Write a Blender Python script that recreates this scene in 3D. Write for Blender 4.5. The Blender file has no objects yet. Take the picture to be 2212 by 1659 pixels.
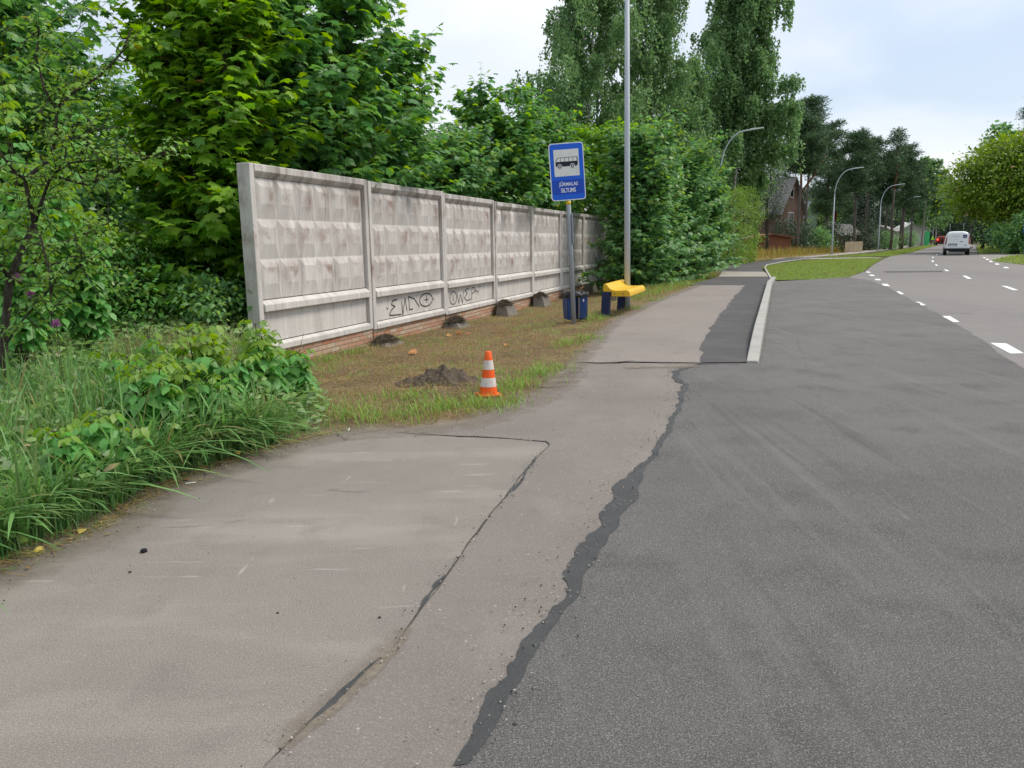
import bpy, bmesh, math, numpy as np
from mathutils import Matrix, Vector, noise as mnoise
R = math.radians
sc = bpy.context.scene
COL = sc.collection
rad = np.random.default_rng

# ------------------------------------------------------------------ camera
FOC, PITCH, ROLL, CAMH = 1661.0, R(10.42), R(-0.8), 1.45
cam_d = bpy.data.cameras.new("camera"); cam = bpy.data.objects.new("camera", cam_d); COL.objects.link(cam)
cam_d.sensor_width = 36.0; cam_d.lens = 36.0 * FOC / 2212.0; cam_d.clip_start = 0.05; cam_d.clip_end = 2000
ROT = (Matrix.Rotation(math.pi / 2 - PITCH, 3, 'X') @ Matrix.Rotation(ROLL, 3, 'Z'))
cam.matrix_world = Matrix.Translation((0, 0, CAMH)) @ ROT.to_4x4()
sc.camera = cam
RN = np.array(ROT)

# ------------------------------------------------------------------ light
SUN_EL, SUN_AZ = R(55), R(78)          # azimuth from +Y (ahead), negative = left
sc.view_settings.view_transform = 'Standard'; sc.view_settings.look = 'None'
sc.view_settings.exposure = 1.06; sc.view_settings.gamma = 1.0
world = bpy.data.worlds.new("World"); sc.world = world; world.use_nodes = True
nt = world.node_tree; N_ = nt.nodes; L_ = nt.links; N_.clear()
wo = N_.new('ShaderNodeOutputWorld'); bg = N_.new('ShaderNodeBackground'); bg.inputs[1].default_value = 0.1
sky = N_.new('ShaderNodeTexSky'); sky.sky_type = 'NISHITA'; sky.sun_disc = False
sky.sun_elevation = SUN_EL; sky.sun_rotation = SUN_AZ; sky.dust_density = 2.0; sky.air_density = 1.0
tc = N_.new('ShaderNodeTexCoord'); sep = N_.new('ShaderNodeSeparateXYZ'); L_.new(tc.outputs['Generated'], sep.inputs[0])
mx = N_.new('ShaderNodeMath'); mx.operation = 'ADD'; mx.inputs[1].default_value = 0.22; L_.new(sep.outputs[2], mx.inputs[0])
comb = N_.new('ShaderNodeCombineXYZ')
for i in (0, 1):
    dv = N_.new('ShaderNodeMath'); dv.operation = 'DIVIDE'; L_.new(sep.outputs[i], dv.inputs[0]); L_.new(mx.outputs[0], dv.inputs[1])
    L_.new(dv.outputs[0], comb.inputs[i])
nz = N_.new('ShaderNodeTexNoise'); nz.inputs['Scale'].default_value = 0.75; nz.inputs['Detail'].default_value = 5; nz.inputs['Roughness'].default_value = 0.5
nz.inputs['Distortion'].default_value = 0.4
L_.new(comb.outputs[0], nz.inputs['Vector'])
cr = N_.new('ShaderNodeValToRGB'); cr.color_ramp.elements[0].position = 0.40; cr.color_ramp.elements[1].position = 0.60
cr.color_ramp.elements[0].color = (0.78, 0.78, 0.78, 1); cr.color_ramp.elements[1].color = (1, 1, 1, 1)
L_.new(nz.outputs['Fac'], cr.inputs[0])
cl = N_.new('ShaderNodeMix'); cl.data_type = 'RGBA'
cl.inputs[6].default_value = (3.1, 3.6, 4.3, 1); cl.inputs[7].default_value = (5.2, 5.3, 5.45, 1); 
cm = N_.new('ShaderNodeMapRange'); cm.inputs['From Min'].default_value = .36; cm.inputs['From Max'].default_value = .62; L_.new(nz.outputs['Fac'], cm.inputs['Value']); L_.new(cm.outputs[0], cl.inputs[0])
mix = N_.new('ShaderNodeMix'); mix.data_type = 'RGBA'
L_.new(cr.outputs[0], mix.inputs[0]); L_.new(sky.outputs[0], mix.inputs[6]); L_.new(cl.outputs[2], mix.inputs[7])
L_.new(mix.outputs[2], bg.inputs[0]); L_.new(bg.outputs[0], wo.inputs[0])
sun_d = bpy.data.lights.new("sun", 'SUN'); sun_d.energy = 1.5; sun_d.angle = R(18); sun_d.color = (1, 0.93, 0.82)
sun = bpy.data.objects.new("sun", sun_d); COL.objects.link(sun)
sdir = Vector((math.sin(SUN_AZ) * math.cos(SUN_EL), math.cos(SUN_AZ) * math.cos(SUN_EL), math.sin(SUN_EL)))
sun.rotation_euler = (-sdir).to_track_quat('-Z', 'Y').to_euler(); sun.location = (0, 0, 30)
sc.cycles.use_denoising = True; sc.cycles.max_bounces = 6; sc.cycles.transparent_max_bounces = 8
sc.cycles.caustics_reflective = False; sc.cycles.caustics_refractive = False

# ------------------------------------------------------------------ helpers
def ray(px, py):
    return RN @ np.array([(px - 1106) / FOC, -(py - 829.5) / FOC, -1.0])
def G(px, py, z=0.0):                    # where the sight line meets the ground
    d = ray(px, py); t = (z - CAMH) / d[2]
    return np.array([d[0] * t, d[1] * t, z])
def At(px, py, Y):                       # where it meets the vertical plane at depth Y
    d = ray(px, py); t = Y / d[1]
    return np.array([d[0] * t, Y, CAMH + d[2] * t])
def gx(px, Y):                           # ground spot under an image column at depth Y
    p = At(px, 525, Y); return np.array([p[0], Y, 0.0])

def tag(o, label=None, cat=None, group=None, kind=None):
    if label: o['label'] = label
    if cat: o['category'] = cat
    if group: o['group'] = group
    if kind: o['kind'] = kind
    return o
def empty(name, loc=(0, 0, 0), rz=0.0):
    o = bpy.data.objects.new(name, None); o.empty_display_size = 0.1
    o.location = loc; o.rotation_euler = (0, 0, rz); COL.objects.link(o); return o
def copy_tree(o, parent=None):
    c = o.copy(); COL.objects.link(c)
    if parent: c.parent = parent
    for ch in o.children: copy_tree(ch, c)
    return c
def link(name, me, mats, parent=None, bevel=0, smooth=False):
    o = bpy.data.objects.new(name, me); COL.objects.link(o)
    if not isinstance(mats, (list, tuple)): mats = [mats]
    for m in mats: me.materials.append(m)
    if parent: o.parent = parent
    if bevel:
        b = o.modifiers.new("bevel", 'BEVEL'); b.width = bevel; b.segments = 2; b.limit_method = 'ANGLE'; b.angle_limit = R(35)
    if smooth: me.polygons.foreach_set('use_smooth', [True] * len(me.polygons))
    return o
class MB:
    """collects shapes and links them as ONE mesh object"""
    def __init__(s): s.v = []; s.f = []; s.m = []
    def add(s, v, f, m=0):
        k = len(s.v); s.v += [tuple(map(float, p)) for p in v]; s.f += [tuple(i + k for i in q) for q in f]; s.m += [m] * len(f)
    def box(s, x0, x1, y0, y1, z0, z1, m=0):
        v = [(x0, y0, z0), (x1, y0, z0), (x1, y1, z0), (x0, y1, z0), (x0, y0, z1), (x1, y0, z1), (x1, y1, z1), (x0, y1, z1)]
        s.add(v, [(0, 3, 2, 1), (4, 5, 6, 7), (0, 1, 5, 4), (1, 2, 6, 5), (2, 3, 7, 6), (3, 0, 4, 7)], m)
    def hexa(s, b, t, m=0):               # bottom ring, top ring of 4 points
        s.add(list(b) + list(t), [(0, 3, 2, 1), (4, 5, 6, 7), (0, 1, 5, 4), (1, 2, 6, 5), (2, 3, 7, 6), (3, 0, 4, 7)], m)
    def tube(s, pts, rr, n=8, m=0, cap=True):
        pts = [np.array(p, float) for p in pts]; k = len(pts); vs = []
        if np.isscalar(rr): rr = [rr] * k
        t0 = pts[1] - pts[0]; ref = np.array([1.0, 0, 0]) if abs(t0[2]) > 0.5 * np.linalg.norm(t0) else np.array([0, 0, 1.0])
        for i in range(k):
            t = pts[min(i + 1, k - 1)] - pts[max(i - 1, 0)]; t = t / (np.linalg.norm(t) + 1e-9)
            a = np.cross(t, ref); a /= np.linalg.norm(a) + 1e-9; b = np.cross(t, a)
            for j in range(n):
                q = 2 * math.pi * j / n
                vs.append(pts[i] + rr[i] * (math.cos(q) * a + math.sin(q) * b))
        f = [(i * n + j, i * n + (j + 1) % n, (i + 1) * n + (j + 1) % n, (i + 1) * n + j) for i in range(k - 1) for j in range(n)]
        if cap: f += [tuple(range(n))[::-1], tuple((k - 1) * n + j for j in range(n))]
        s.add(vs, f, m)
    def lathe(s, prof, n=24, m=0, c=(0, 0, 0), ms=None):
        vs = [(c[0] + r * math.cos(2 * math.pi * j / n), c[1] + r * math.sin(2 * math.pi * j / n), c[2] + z) for r, z in prof for j in range(n)]
        k = len(s.v); s.v += vs
        for i in range(len(prof) - 1):
            for j in range(n):
                s.f.append((k + i * n + j, k + i * n + (j + 1) % n, k + (i + 1) * n + (j + 1) % n, k + (i + 1) * n + j)); s.m.append(ms[i] if ms else m)
        s.f.append(tuple(k + (len(prof) - 1) * n + j for j in range(n))); s.m.append(ms[-1] if ms else m)
    def build(s, name, mats, parent=None, bevel=0, smooth=False):
        me = bpy.data.meshes.new(name); me.from_pydata(s.v, [], s.f)
        o = link(name, me, mats, parent, bevel, smooth)
        if any(s.m): me.polygons.foreach_set('material_index', s.m)
        me.update(); return o
def tri_mesh(name, V, T, M=None):
    me = bpy.data.meshes.new(name)
    V = np.ascontiguousarray(V, dtype=np.float32); T = np.ascontiguousarray(T, dtype=np.int32)
    me.vertices.add(len(V)); me.vertices.foreach_set('co', V.ravel())
    me.loops.add(T.size); me.loops.foreach_set('vertex_index', T.ravel())
    me.polygons.add(len(T)); me.polygons.foreach_set('loop_start', np.arange(0, T.size, 3, dtype=np.int32))
    if M is not None: me.polygons.foreach_set('material_index', np.ascontiguousarray(M, dtype=np.int32))
    me.update(calc_edges=True); return me
def nrm(a): return a / (np.linalg.norm(a, axis=-1, keepdims=True) + 1e-9)

# ------------------------------------------------------------------ materials
def newmat(name):
    m = bpy.data.materials.new(name); m.use_nodes = True; return m, m.node_tree, m.node_tree.nodes['Principled BSDF']
def coords(nt, mode='object', scale=(1, 1, 1), rand=False):
    n = nt.nodes; l = nt.links
    if mode == 'world': src = n.new('ShaderNodeNewGeometry').outputs['Position']
    else: src = n.new('ShaderNodeTexCoord').outputs['Object']
    if rand:
        oi = n.new('ShaderNodeObjectInfo'); ml = n.new('ShaderNodeMath'); ml.operation = 'MULTIPLY'; ml.inputs[1].default_value = 37.0
        l.new(oi.outputs['Random'], ml.inputs[0]); ad = n.new('ShaderNodeVectorMath'); ad.operation = 'ADD'
        l.new(src, ad.inputs[0]); l.new(ml.outputs[0], ad.inputs[1]); src = ad.outputs[0]
    mp = n.new('ShaderNodeMapping'); mp.inputs['Scale'].default_value = scale; l.new(src, mp.inputs[0]); return mp.outputs[0]
def mat(name, base, rough=0.8, layers=(), bump=None, spec=0.3, metal=0.0, mode='object', rand=False):
    """layers: (kind, scale, detail, lo, hi, colour, amount) mixed over the base in turn"""
    m, nt, bs = newmat(name); n = nt.nodes; l = nt.links
    bs.inputs['Roughness'].default_value = rough; bs.inputs['Specular IOR Level'].default_value = spec; bs.inputs['Metallic'].default_value = metal
    rgb = n.new('ShaderNodeRGB'); rgb.outputs[0].default_value = (*base, 1); cur = rgb.outputs[0]
    for kind, scale, det, lo, hi, colr, amt in layers:
        s3 = scale if isinstance(scale, tuple) else (scale,) * 3
        co = coords(nt, mode, s3, rand)
        if kind == 'voro':
            t = n.new('ShaderNodeTexVoronoi'); t.inputs['Scale'].default_value = 1; l.new(co, t.inputs['Vector']); out = t.outputs['Distance']
        elif kind == 'cell':
            t = n.new('ShaderNodeTexVoronoi'); t.inputs['Scale'].default_value = 1; l.new(co, t.inputs['Vector']); out = t.outputs['Color']
        else:
            t = n.new('ShaderNodeTexNoise'); t.inputs['Scale'].default_value = 1; t.inputs['Detail'].default_value = det
            t.inputs['Roughness'].default_value = 0.6; l.new(co, t.inputs['Vector']); out = t.outputs['Fac']
        mr = n.new('ShaderNodeMapRange'); mr.inputs['From Min'].default_value = lo; mr.inputs['From Max'].default_value = hi
        mr.inputs['To Max'].default_value = amt; l.new(out, mr.inputs['Value'])
        mxx = n.new('ShaderNodeMix'); mxx.data_type = 'RGBA'; l.new(mr.outputs[0], mxx.inputs[0]); l.new(cur, mxx.inputs[6])
        mxx.inputs[7].default_value = (*colr, 1); cur = mxx.outputs[2]
    l.new(cur, bs.inputs['Base Color'])
    if bump:
        co = coords(nt, mode, (bump[0],) * 3, rand); t = n.new('ShaderNodeTexNoise'); t.inputs['Scale'].default_value = 1; t.inputs['Detail'].default_value = 6
        t.inputs['Roughness'].default_value = 0.7
        l.new(co, t.inputs['Vector']); b = n.new('ShaderNodeBump'); b.inputs['Strength'].default_value = bump[1]; b.inputs['Distance'].default_value = bump[2] if len(bump) > 2 else 0.02
        l.new(t.outputs['Fac'], b.inputs['Height']); l.new(b.outputs[0], bs.inputs['Normal'])
    return m
def leafmat(name, cols, trans=0.35, rough=0.45, spec=0.35, gain=2.3):
    """every leaf (mesh island) draws its own tone from the ramp"""
    m, nt, bs = newmat(name); n = nt.nodes; l = nt.links
    g = n.new('ShaderNodeNewGeometry'); rp = n.new('ShaderNodeValToRGB'); l.new(g.outputs['Random Per Island'], rp.inputs[0])
    e = rp.color_ramp.elements
    while len(e) < len(cols): e.new(0.5)
    for i, cc in enumerate(cols): e[i].position = i / (len(cols) - 1); e[i].color = (*[min(.62, q * gain) if max(cc) < .2 else q for q in cc], 1)
    l.new(rp.outputs[0], bs.inputs['Base Color']); bs.inputs['Roughness'].default_value = rough; bs.inputs['Specular IOR Level'].default_value = spec
    tr = n.new('ShaderNodeBsdfTranslucent'); hs = n.new('ShaderNodeHueSaturation'); hs.inputs['Hue'].default_value = 0.486; hs.inputs['Saturation'].default_value = 1.15; hs.inputs['Value'].default_value = 1.7
    l.new(rp.outputs[0], hs.inputs['Color']); l.new(hs.outputs[0], tr.inputs[0])
    ms = n.new('ShaderNodeMixShader'); ms.inputs[0].default_value = trans; l.new(bs.outputs[0], ms.inputs[1]); l.new(tr.outputs[0], ms.inputs[2])
    l.new(ms.outputs[0], n['Material Output'].inputs[0]); return m
MT = {}
MT['pave'] = mat('old_pink_asphalt', (0.255, 0.226, 0.204), 0.9, [
    ('noise', 0.5, 4, .38, .68, (0.212, 0.186, 0.17), .8), ('noise', (1.4, 0.5, 1), 5, .52, .75, (0.29, 0.25, 0.23), .7),
    ('noise', 150, 3, .46, .72, (0.10, 0.085, 0.08), .6), ('noise', 60, 3, .58, .75, (0.36, 0.32, 0.30), .45), ('voro', 23, 0, .10, .03, (0.42, 0.38, 0.34), .8), ('noise', 5, 5, .56, .72, (0.165, 0.143, 0.132), .55)],
    (190, .5, .006), mode='world')
MT['conc_pave'] = mat('weathered_grey_beige_pavement', (0.245, 0.222, 0.198), 0.92, [
    ('noise', 0.55, 5, .36, .66, (0.185, 0.165, 0.15), .9), ('noise', (0.5, 1.8, 1), 5, .5, .70, (0.31, 0.288, 0.255), .85), ('noise', 3.5, 5, .54, .72, (0.17, 0.152, 0.14), .5),
    ('noise', 210, 2, .50, .60, (0.10, 0.09, 0.082), .55), ('noise', 150, 2, .54, .64, (0.37, 0.345, 0.315), .5), ('noise', (1.6, 16, 1), 3, .66, .74, (0.40, 0.385, 0.355), .6), ('noise', (14, 2.2, 1), 3, .68, .75, (0.40, 0.385, 0.355), .55), ('voro', 9, 0, .045, .02, (0.05, 0.045, 0.04), .9), ('voro', 14, 0, .06, .02, (.45, .41, .36), .7)],
    (230, .6, .006), mode='world')
MT['pave_old'] = mat('worn_pinkish_pavement', (0.222, 0.199, 0.180), 0.92, [
    ('noise', 0.8, 5, .36, .66, (0.172, 0.152, 0.138), .9), ('noise', (1.5, .7, 1), 5, .52, .72, (0.27, 0.245, 0.225), .7), ('noise', 5, 5, .56, .72, (0.158, 0.141, 0.128), .5),
    ('noise', 220, 2, .50, .60, (0.085, 0.075, 0.07), .55), ('noise', 150, 2, .55, .65, (0.33, 0.30, 0.28), .45), ('voro', 12, 0, .085, .03, (.45, .40, .35), .85), ('voro', 19, 0, .10, .04, (.42, .38, .34), .6)],
    (200, .6, .006), mode='world')
MT['asphalt'] = mat('new_dark_asphalt', (0.124, 0.119, 0.116), 0.78, [
    ('noise', 0.4, 4, .40, .62, (0.168, 0.161, 0.154), .9), ('noise', (0.6, 3.2, 1), 4, .5, .70, (0.145, 0.14, 0.134), .6), ('noise', 1.7, 5, .50, .68, (0.085, 0.083, 0.084), .8),
    ('noise', 190, 2, .47, .60, (0.042, 0.04, 0.04), .8), ('noise', 165, 2, .555, .64, (0.34, 0.325, 0.30), .68), ('noise', 60, 3, .60, .68, (0.25, 0.24, 0.225), .45), ('noise', (7, 0.3, 1), 4, .55, .74, (0.21, 0.203, 0.193), .45), ('noise', (5, .25, 1), 3, .6, .75, (0.06, 0.06, 0.062), .5)],
    (170, .9, .010), spec=0.3, mode='world')
MT['asphalt_path'] = mat('smooth_dark_path_asphalt', (0.068, 0.065, 0.069), 0.8, [('noise', 1.2, 4, .4, .7, (0.10, 0.095, 0.096), .8), ('noise', 4, 5, .55, .7, (.05, .048, .052), .6), ('noise', 150, 2, .55, .7, (0.17, 0.16, 0.155), .5)], (150, .5, .008), mode='world')
MT['seal'] = mat('black_bitumen_seal', (0.042, 0.044, 0.046), 0.6, [('noise', 6, 5, .45, .7, (0.062, 0.062, 0.064), .8), ('noise', 140, 2, .58, .72, (0.12, 0.12, 0.115), .5)], (90, .8, .01), spec=.45, mode='world')
MT['road'] = mat('old_grey_road', (0.205, 0.19, 0.182), 0.85, [('noise', (0.12, 0.05, 1), 3, .4, .68, (0.17, 0.162, 0.16), .8), ('noise', 1.5, 4, .5, .75, (0.25, 0.225, 0.203), .6), ('noise', 110, 2, .55, .7, (0.14, 0.13, 0.125), .6), ('voro', 55, 0, .14, .05, (0.4, 0.38, 0.35), .5)], (140, .5, .008), mode='world')
MT['gravel'] = mat('gravel_side_road', (0.27, 0.25, 0.225), 0.95, [('noise', .8, 5, .4, .7, (0.2, 0.185, 0.17), .8)], (60, .6, .02), mode='world')
MT['ground'] = mat('rough_grassland_soil', (0.075, 0.085, 0.03), 0.95, [('noise', .35, 5, .45, .68, (0.12, 0.10, 0.05), .8), ('noise', 9, 4, .5, .75, (0.04, 0.06, 0.02), .7)], (25, .8, .05), mode='world')
MT['verge'] = mat('dry_mown_verge_soil', (0.215, 0.155, 0.075), 0.95, [('noise', .9, 5, .45, .65, (0.125, 0.085, 0.058), .9), ('noise', 2.6, 5, .56, .7, (0.085, 0.10, 0.035), .7), ('noise', 40, 4, .5, .7, (0.28, 0.205, 0.105), .75), ('noise', 90, 3, .52, .7, (0.06, 0.043, 0.028), .7)], (60, .9, .03), mode='world')
MT['lawn'] = mat('short_green_lawn', (0.145, 0.205, 0.05), 0.95, [('noise', .3, 5, .48, .68, (0.215, 0.20, 0.07), .8), ('noise', 3, 5, .5, .75, (0.07, 0.125, 0.025), .6), ('noise', 40, 4, .5, .75, (0.04, 0.07, 0.015), .6)], (50, .9, .04), mode='world')
MT['meadow'] = mat('dry_meadow_soil', (0.22, 0.17, 0.06), 0.95, [('noise', 2, 5, .45, .7, (0.12, 0.13, 0.04), .7)], mode='world')
MT['kerb'] = mat('pale_concrete_kerb', (0.38, 0.37, 0.345), 0.85, [('noise', 3, 5, .45, .7, (0.29, 0.28, 0.265), .8), ('noise', 120, 3, .5, .7, (0.25, 0.24, 0.22), .5)], (140, .4, .006), mode='world')
MT['slab'] = mat('pale_concrete_slab', (0.33, 0.30, 0.262), 0.9, [('noise', 2, 5, .45, .7, (0.27, 0.245, 0.215), .7)], mode='world')
MT['line'] = mat('white_road_paint', (0.78, 0.79, 0.79), 0.7, [('noise', 4, 5, .58, .78, (0.5, 0.49, 0.47), .6), ('noise', 60, 3, .62, .72, (0.35, 0.34, 0.33), .5)], mode='world')
def fade_mat(name, c1, c2, scale, lo, hi):
    """loose sand / dust: thins out by its own grain noise towards the edge stored in the mesh"""
    m, nt, bs = newmat(name); n = nt.nodes; l = nt.links
    bs.inputs['Roughness'].default_value = .95; bs.inputs['Specular IOR Level'].default_value = .1
    at = n.new('ShaderNodeAttribute'); at.attribute_name = 'cover'
    t = n.new('ShaderNodeTexNoise'); t.inputs['Detail'].default_value = 6; t.inputs['Roughness'].default_value = .7; t.inputs['Scale'].default_value = 1; l.new(coords(nt, 'world', (scale,) * 3), t.inputs['Vector'])
    ad = n.new('ShaderNodeMath'); ad.operation = 'ADD'; l.new(at.outputs['Fac'], ad.inputs[0]); l.new(t.outputs['Fac'], ad.inputs[1])
    mr = n.new('ShaderNodeMapRange'); mr.inputs['From Min'].default_value = lo; mr.inputs['From Max'].default_value = hi; l.new(ad.outputs[0], mr.inputs['Value'])
    t2 = n.new('ShaderNodeTexNoise'); t2.inputs['Scale'].default_value = 1; t2.inputs['Detail'].default_value = 4; l.new(coords(nt, 'world', (45,) * 3), t2.inputs['Vector'])
    mr2 = n.new('ShaderNodeMapRange'); mr2.inputs['From Min'].default_value = .35; mr2.inputs['From Max'].default_value = .68; l.new(t2.outputs['Fac'], mr2.inputs['Value'])
    mc = n.new('ShaderNodeMix'); mc.data_type = 'RGBA'; mc.inputs[6].default_value = (*c1, 1); mc.inputs[7].default_value = (*c2, 1); l.new(mr2.outputs[0], mc.inputs[0]); l.new(mc.outputs[2], bs.inputs['Base Color'])
    tr = n.new('ShaderNodeBsdfTransparent'); ms = n.new('ShaderNodeMixShader'); l.new(mr.outputs[0], ms.inputs[0]); l.new(tr.outputs[0], ms.inputs[1]); l.new(bs.outputs[0], ms.inputs[2])
    l.new(ms.outputs[0], n['Material Output'].inputs[0]); return m
MT['sand'] = fade_mat('loose_sand', (0.26, 0.222, 0.178), (0.20, 0.17, 0.135), 4.0, 1.1, 1.75)
MT['dust'] = fade_mat('pale_dust', (0.27, 0.26, 0.24), (0.2, 0.19, 0.18), 5.0, 1.32, 2.0)
def concrete_panel_mat():
    m = mat('weathered_fence_concrete', (0.55, 0.53, 0.505), 0.92, [
        ('noise', 1.3, 5, .42, .68, (0.45, 0.42, 0.395), .8), ('noise', (7, 3, 0.8), 5, .48, .68, (0.63, 0.61, 0.575), .8),
        ('noise', (16, 4, 0.9), 4, .56, .7, (0.27, 0.25, 0.235), .6), ('noise', (11, 4, 1.1), 4, .60, .68, (0.72, 0.71, 0.70), .7), ('noise', 120, 3, .48, .72, (0.26, 0.24, 0.23), .5)], (70, .55, .006), rand=True)
    nt = m.node_tree; n = nt.nodes; l = nt.links; bs = n['Principled BSDF']; cur = bs.inputs['Base Color'].links[0].from_socket
    # rust-brown grime that collects on the faceted rows (rows are 0.537 m high, grime sits in the upper middle of each)
    sp = n.new('ShaderNodeSeparateXYZ'); l.new(n.new('ShaderNodeTexCoord').outputs['Object'], sp.inputs[0])
    def saw(out, off, per):
        a = n.new('ShaderNodeMath'); a.operation = 'SUBTRACT'; a.inputs[1].default_value = off; l.new(out, a.inputs[0])
        d = n.new('ShaderNodeMath'); d.operation = 'DIVIDE'; d.inputs[1].default_value = per; l.new(a.outputs[0], d.inputs[0])
        f = n.new('ShaderNodeMath'); f.operation = 'FRACT'; l.new(d.outputs[0], f.inputs[0]); return f.outputs[0]
    zz = saw(sp.outputs[2], .73, .542); xx = saw(sp.outputs[0], .15, .475)
    def tent(out, c, w):
        a = n.new('ShaderNodeMath'); a.operation = 'SUBTRACT'; a.inputs[1].default_value = c; l.new(out, a.inputs[0])
        b = n.new('ShaderNodeMath'); b.operation = 'ABSOLUTE'; l.new(a.outputs[0], b.inputs[0])
        r = n.new('ShaderNodeMapRange'); r.interpolation_type = 'SMOOTHSTEP'; r.inputs['From Min'].default_value = w; r.inputs['From Max'].default_value = 0; l.new(b.outputs[0], r.inputs['Value']); return r.outputs[0]
    def mul(a, b):
        q = n.new('ShaderNodeMath'); q.operation = 'MULTIPLY'; l.new(a, q.inputs[0]); l.new(b, q.inputs[1]); return q.outputs[0]
    t = n.new('ShaderNodeTexNoise'); t.inputs['Scale'].default_value = 1; t.inputs['Detail'].default_value = 5; t.inputs['Roughness'].default_value = .65
    l.new(coords(nt, 'object', (3.1, 4, 2.3), True), t.inputs['Vector'])
    r2 = n.new('ShaderNodeMapRange'); r2.inputs['From Min'].default_value = .47; r2.inputs['From Max'].default_value = .68; l.new(t.outputs['Fac'], r2.inputs['Value'])
    up = n.new('ShaderNodeMapRange'); up.inputs['From Min'].default_value = .74; up.inputs['From Max'].default_value = .9; l.new(sp.outputs[2], up.inputs['Value'])
    k = mul(mul(mul(tent(zz, .62, .55), tent(xx, .55, .8)), r2.outputs[0]), up.outputs[0])
    g = n.new('ShaderNodeMix'); g.data_type = 'RGBA'; l.new(k, g.inputs[0]); l.new(cur, g.inputs[6]); g.inputs[7].default_value = (0.215, 0.125, 0.105, 1)
    # dark damp grime below the coping
    dk = n.new('ShaderNodeMapRange'); dk.inputs['From Min'].default_value = 1.75; dk.inputs['From Max'].default_value = 2.33; l.new(sp.outputs[2], dk.inputs['Value'])
    t3 = n.new('ShaderNodeTexNoise'); t3.inputs['Scale'].default_value = 1; t3.inputs['Detail'].default_value = 5; l.new(coords(nt, 'object', (6, 3, .9), True), t3.inputs['Vector'])
    r3 = n.new('ShaderNodeMapRange'); r3.inputs['From Min'].default_value = .42; r3.inputs['From Max'].default_value = .66; r3.inputs['To Max'].default_value = .75; l.new(t3.outputs['Fac'], r3.inputs['Value'])
    g2 = n.new('ShaderNodeMix'); g2.data_type = 'RGBA'; l.new(mul(dk.outputs[0], r3.outputs[0]), g2.inputs[0]); l.new(g.outputs[2], g2.inputs[6]); g2.inputs[7].default_value = (0.19, 0.165, 0.15, 1)
    l.new(g2.outputs[2], bs.inputs['Base Color']); return m
MT['fence'] = concrete_panel_mat()
MT['footing'] = mat('rough_grey_footing', (0.20, 0.185, 0.165), 0.95, [('noise', 4, 5, .4, .7, (0.13, 0.12, 0.105), .8), ('noise', 90, 3, .5, .7, (0.3, 0.28, 0.25), .5)], (60, .7, .015))
def brick_mat(name, sx):
    m, nt, bs = newmat(name); n = nt.nodes; l = nt.links
    sp = n.new('ShaderNodeSeparateXYZ'); l.new(n.new('ShaderNodeTexCoord').outputs['Object'], sp.inputs[0]); cb = n.new('ShaderNodeCombineXYZ'); l.new(sp.outputs[0], cb.inputs[0]); l.new(sp.outputs[2], cb.inputs[1])
    b = n.new('ShaderNodeTexBrick'); b.inputs['Scale'].default_value = 1; b.inputs['Brick Width'].default_value = sx; b.inputs['Row Height'].default_value = .075; b.inputs['Mortar Size'].default_value = .006
    b.inputs['Bias'].default_value = -.1; b.inputs['Color1'].default_value = (.46, .35, .25, 1); b.inputs['Color2'].default_value = (.42, .15, .07, 1); b.inputs['Mortar'].default_value = (.13, .12, .105, 1); l.new(cb.outputs[0], b.inputs['Vector'])
    t = n.new('ShaderNodeTexNoise'); t.inputs['Scale'].default_value = 14; t.inputs['Detail'].default_value = 5; r = n.new('ShaderNodeMapRange'); r.inputs['From Min'].default_value = .42; r.inputs['From Max'].default_value = .7; r.inputs['To Max'].default_value = .35
    l.new(t.outputs['Fac'], r.inputs['Value']); g = n.new('ShaderNodeMix'); g.data_type = 'RGBA'; l.new(r.outputs[0], g.inputs[0]); l.new(b.outputs['Color'], g.inputs[6]); g.inputs[7].default_value = (.33, .27, .205, 1); l.new(g.outputs[2], bs.inputs['Base Color'])
    bp = n.new('ShaderNodeBump'); bp.inputs['Strength'].default_value = .8; bp.inputs['Distance'].default_value = .008; bp.invert = True; l.new(b.outputs['Fac'], bp.inputs['Height']); l.new(bp.outputs[0], bs.inputs['Normal']); bs.inputs['Roughness'].default_value = .95; return m
MT['brick'] = brick_mat('worn_sand_lime_and_clay_bricks', .255)
MT['bark'] = mat('dark_rough_bark', (0.045, 0.035, 0.028), 0.95, [('noise', (30, 30, 6), 4, .45, .7, (0.10, 0.085, 0.07), .8)], (60, .8, .02))
MT['twig'] = mat('thin_brown_twigs', (0.06, 0.045, 0.03), 0.9)
MT['bark_grey'] = mat('grey_pine_bark', (0.135, 0.115, 0.10), 0.95, [('noise', (8, 8, 2), 5, .42, .68, (0.07, 0.058, 0.05), .9)], (25, .8, .04))
MT['bark_pine'] = mat('orange_pine_bark', (0.20, 0.095, 0.05), 0.95, [('noise', (6, 6, 2), 4, .45, .7, (0.11, 0.06, 0.04), .8)], (20, .6, .03))
MT['bark_birch'] = mat('white_birch_bark', (0.52, 0.50, 0.46), 0.85, [('noise', (3, 3, 9), 4, .54, .62, (0.035, 0.032, 0.03), .95), ('noise', 1.2, 3, .5, .8, (0.3, 0.28, 0.25), .6)])
LF = {}
LF['maple'] = [leafmat('maple_leaf', [(.024, .066, .026), (.044, .108, .032), (.070, .150, .038), (.036, .090, .030)], .40), leafmat('maple_leaf_young', [(.075, .15, .014), (.10, .18, .016), (.06, .135, .014), (.12, .185, .018)], .42), leafmat('maple_leaf_yellowing', [(.42, .31, .03), (.36, .33, .04), (.40, .14, .04)], .35)]
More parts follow.
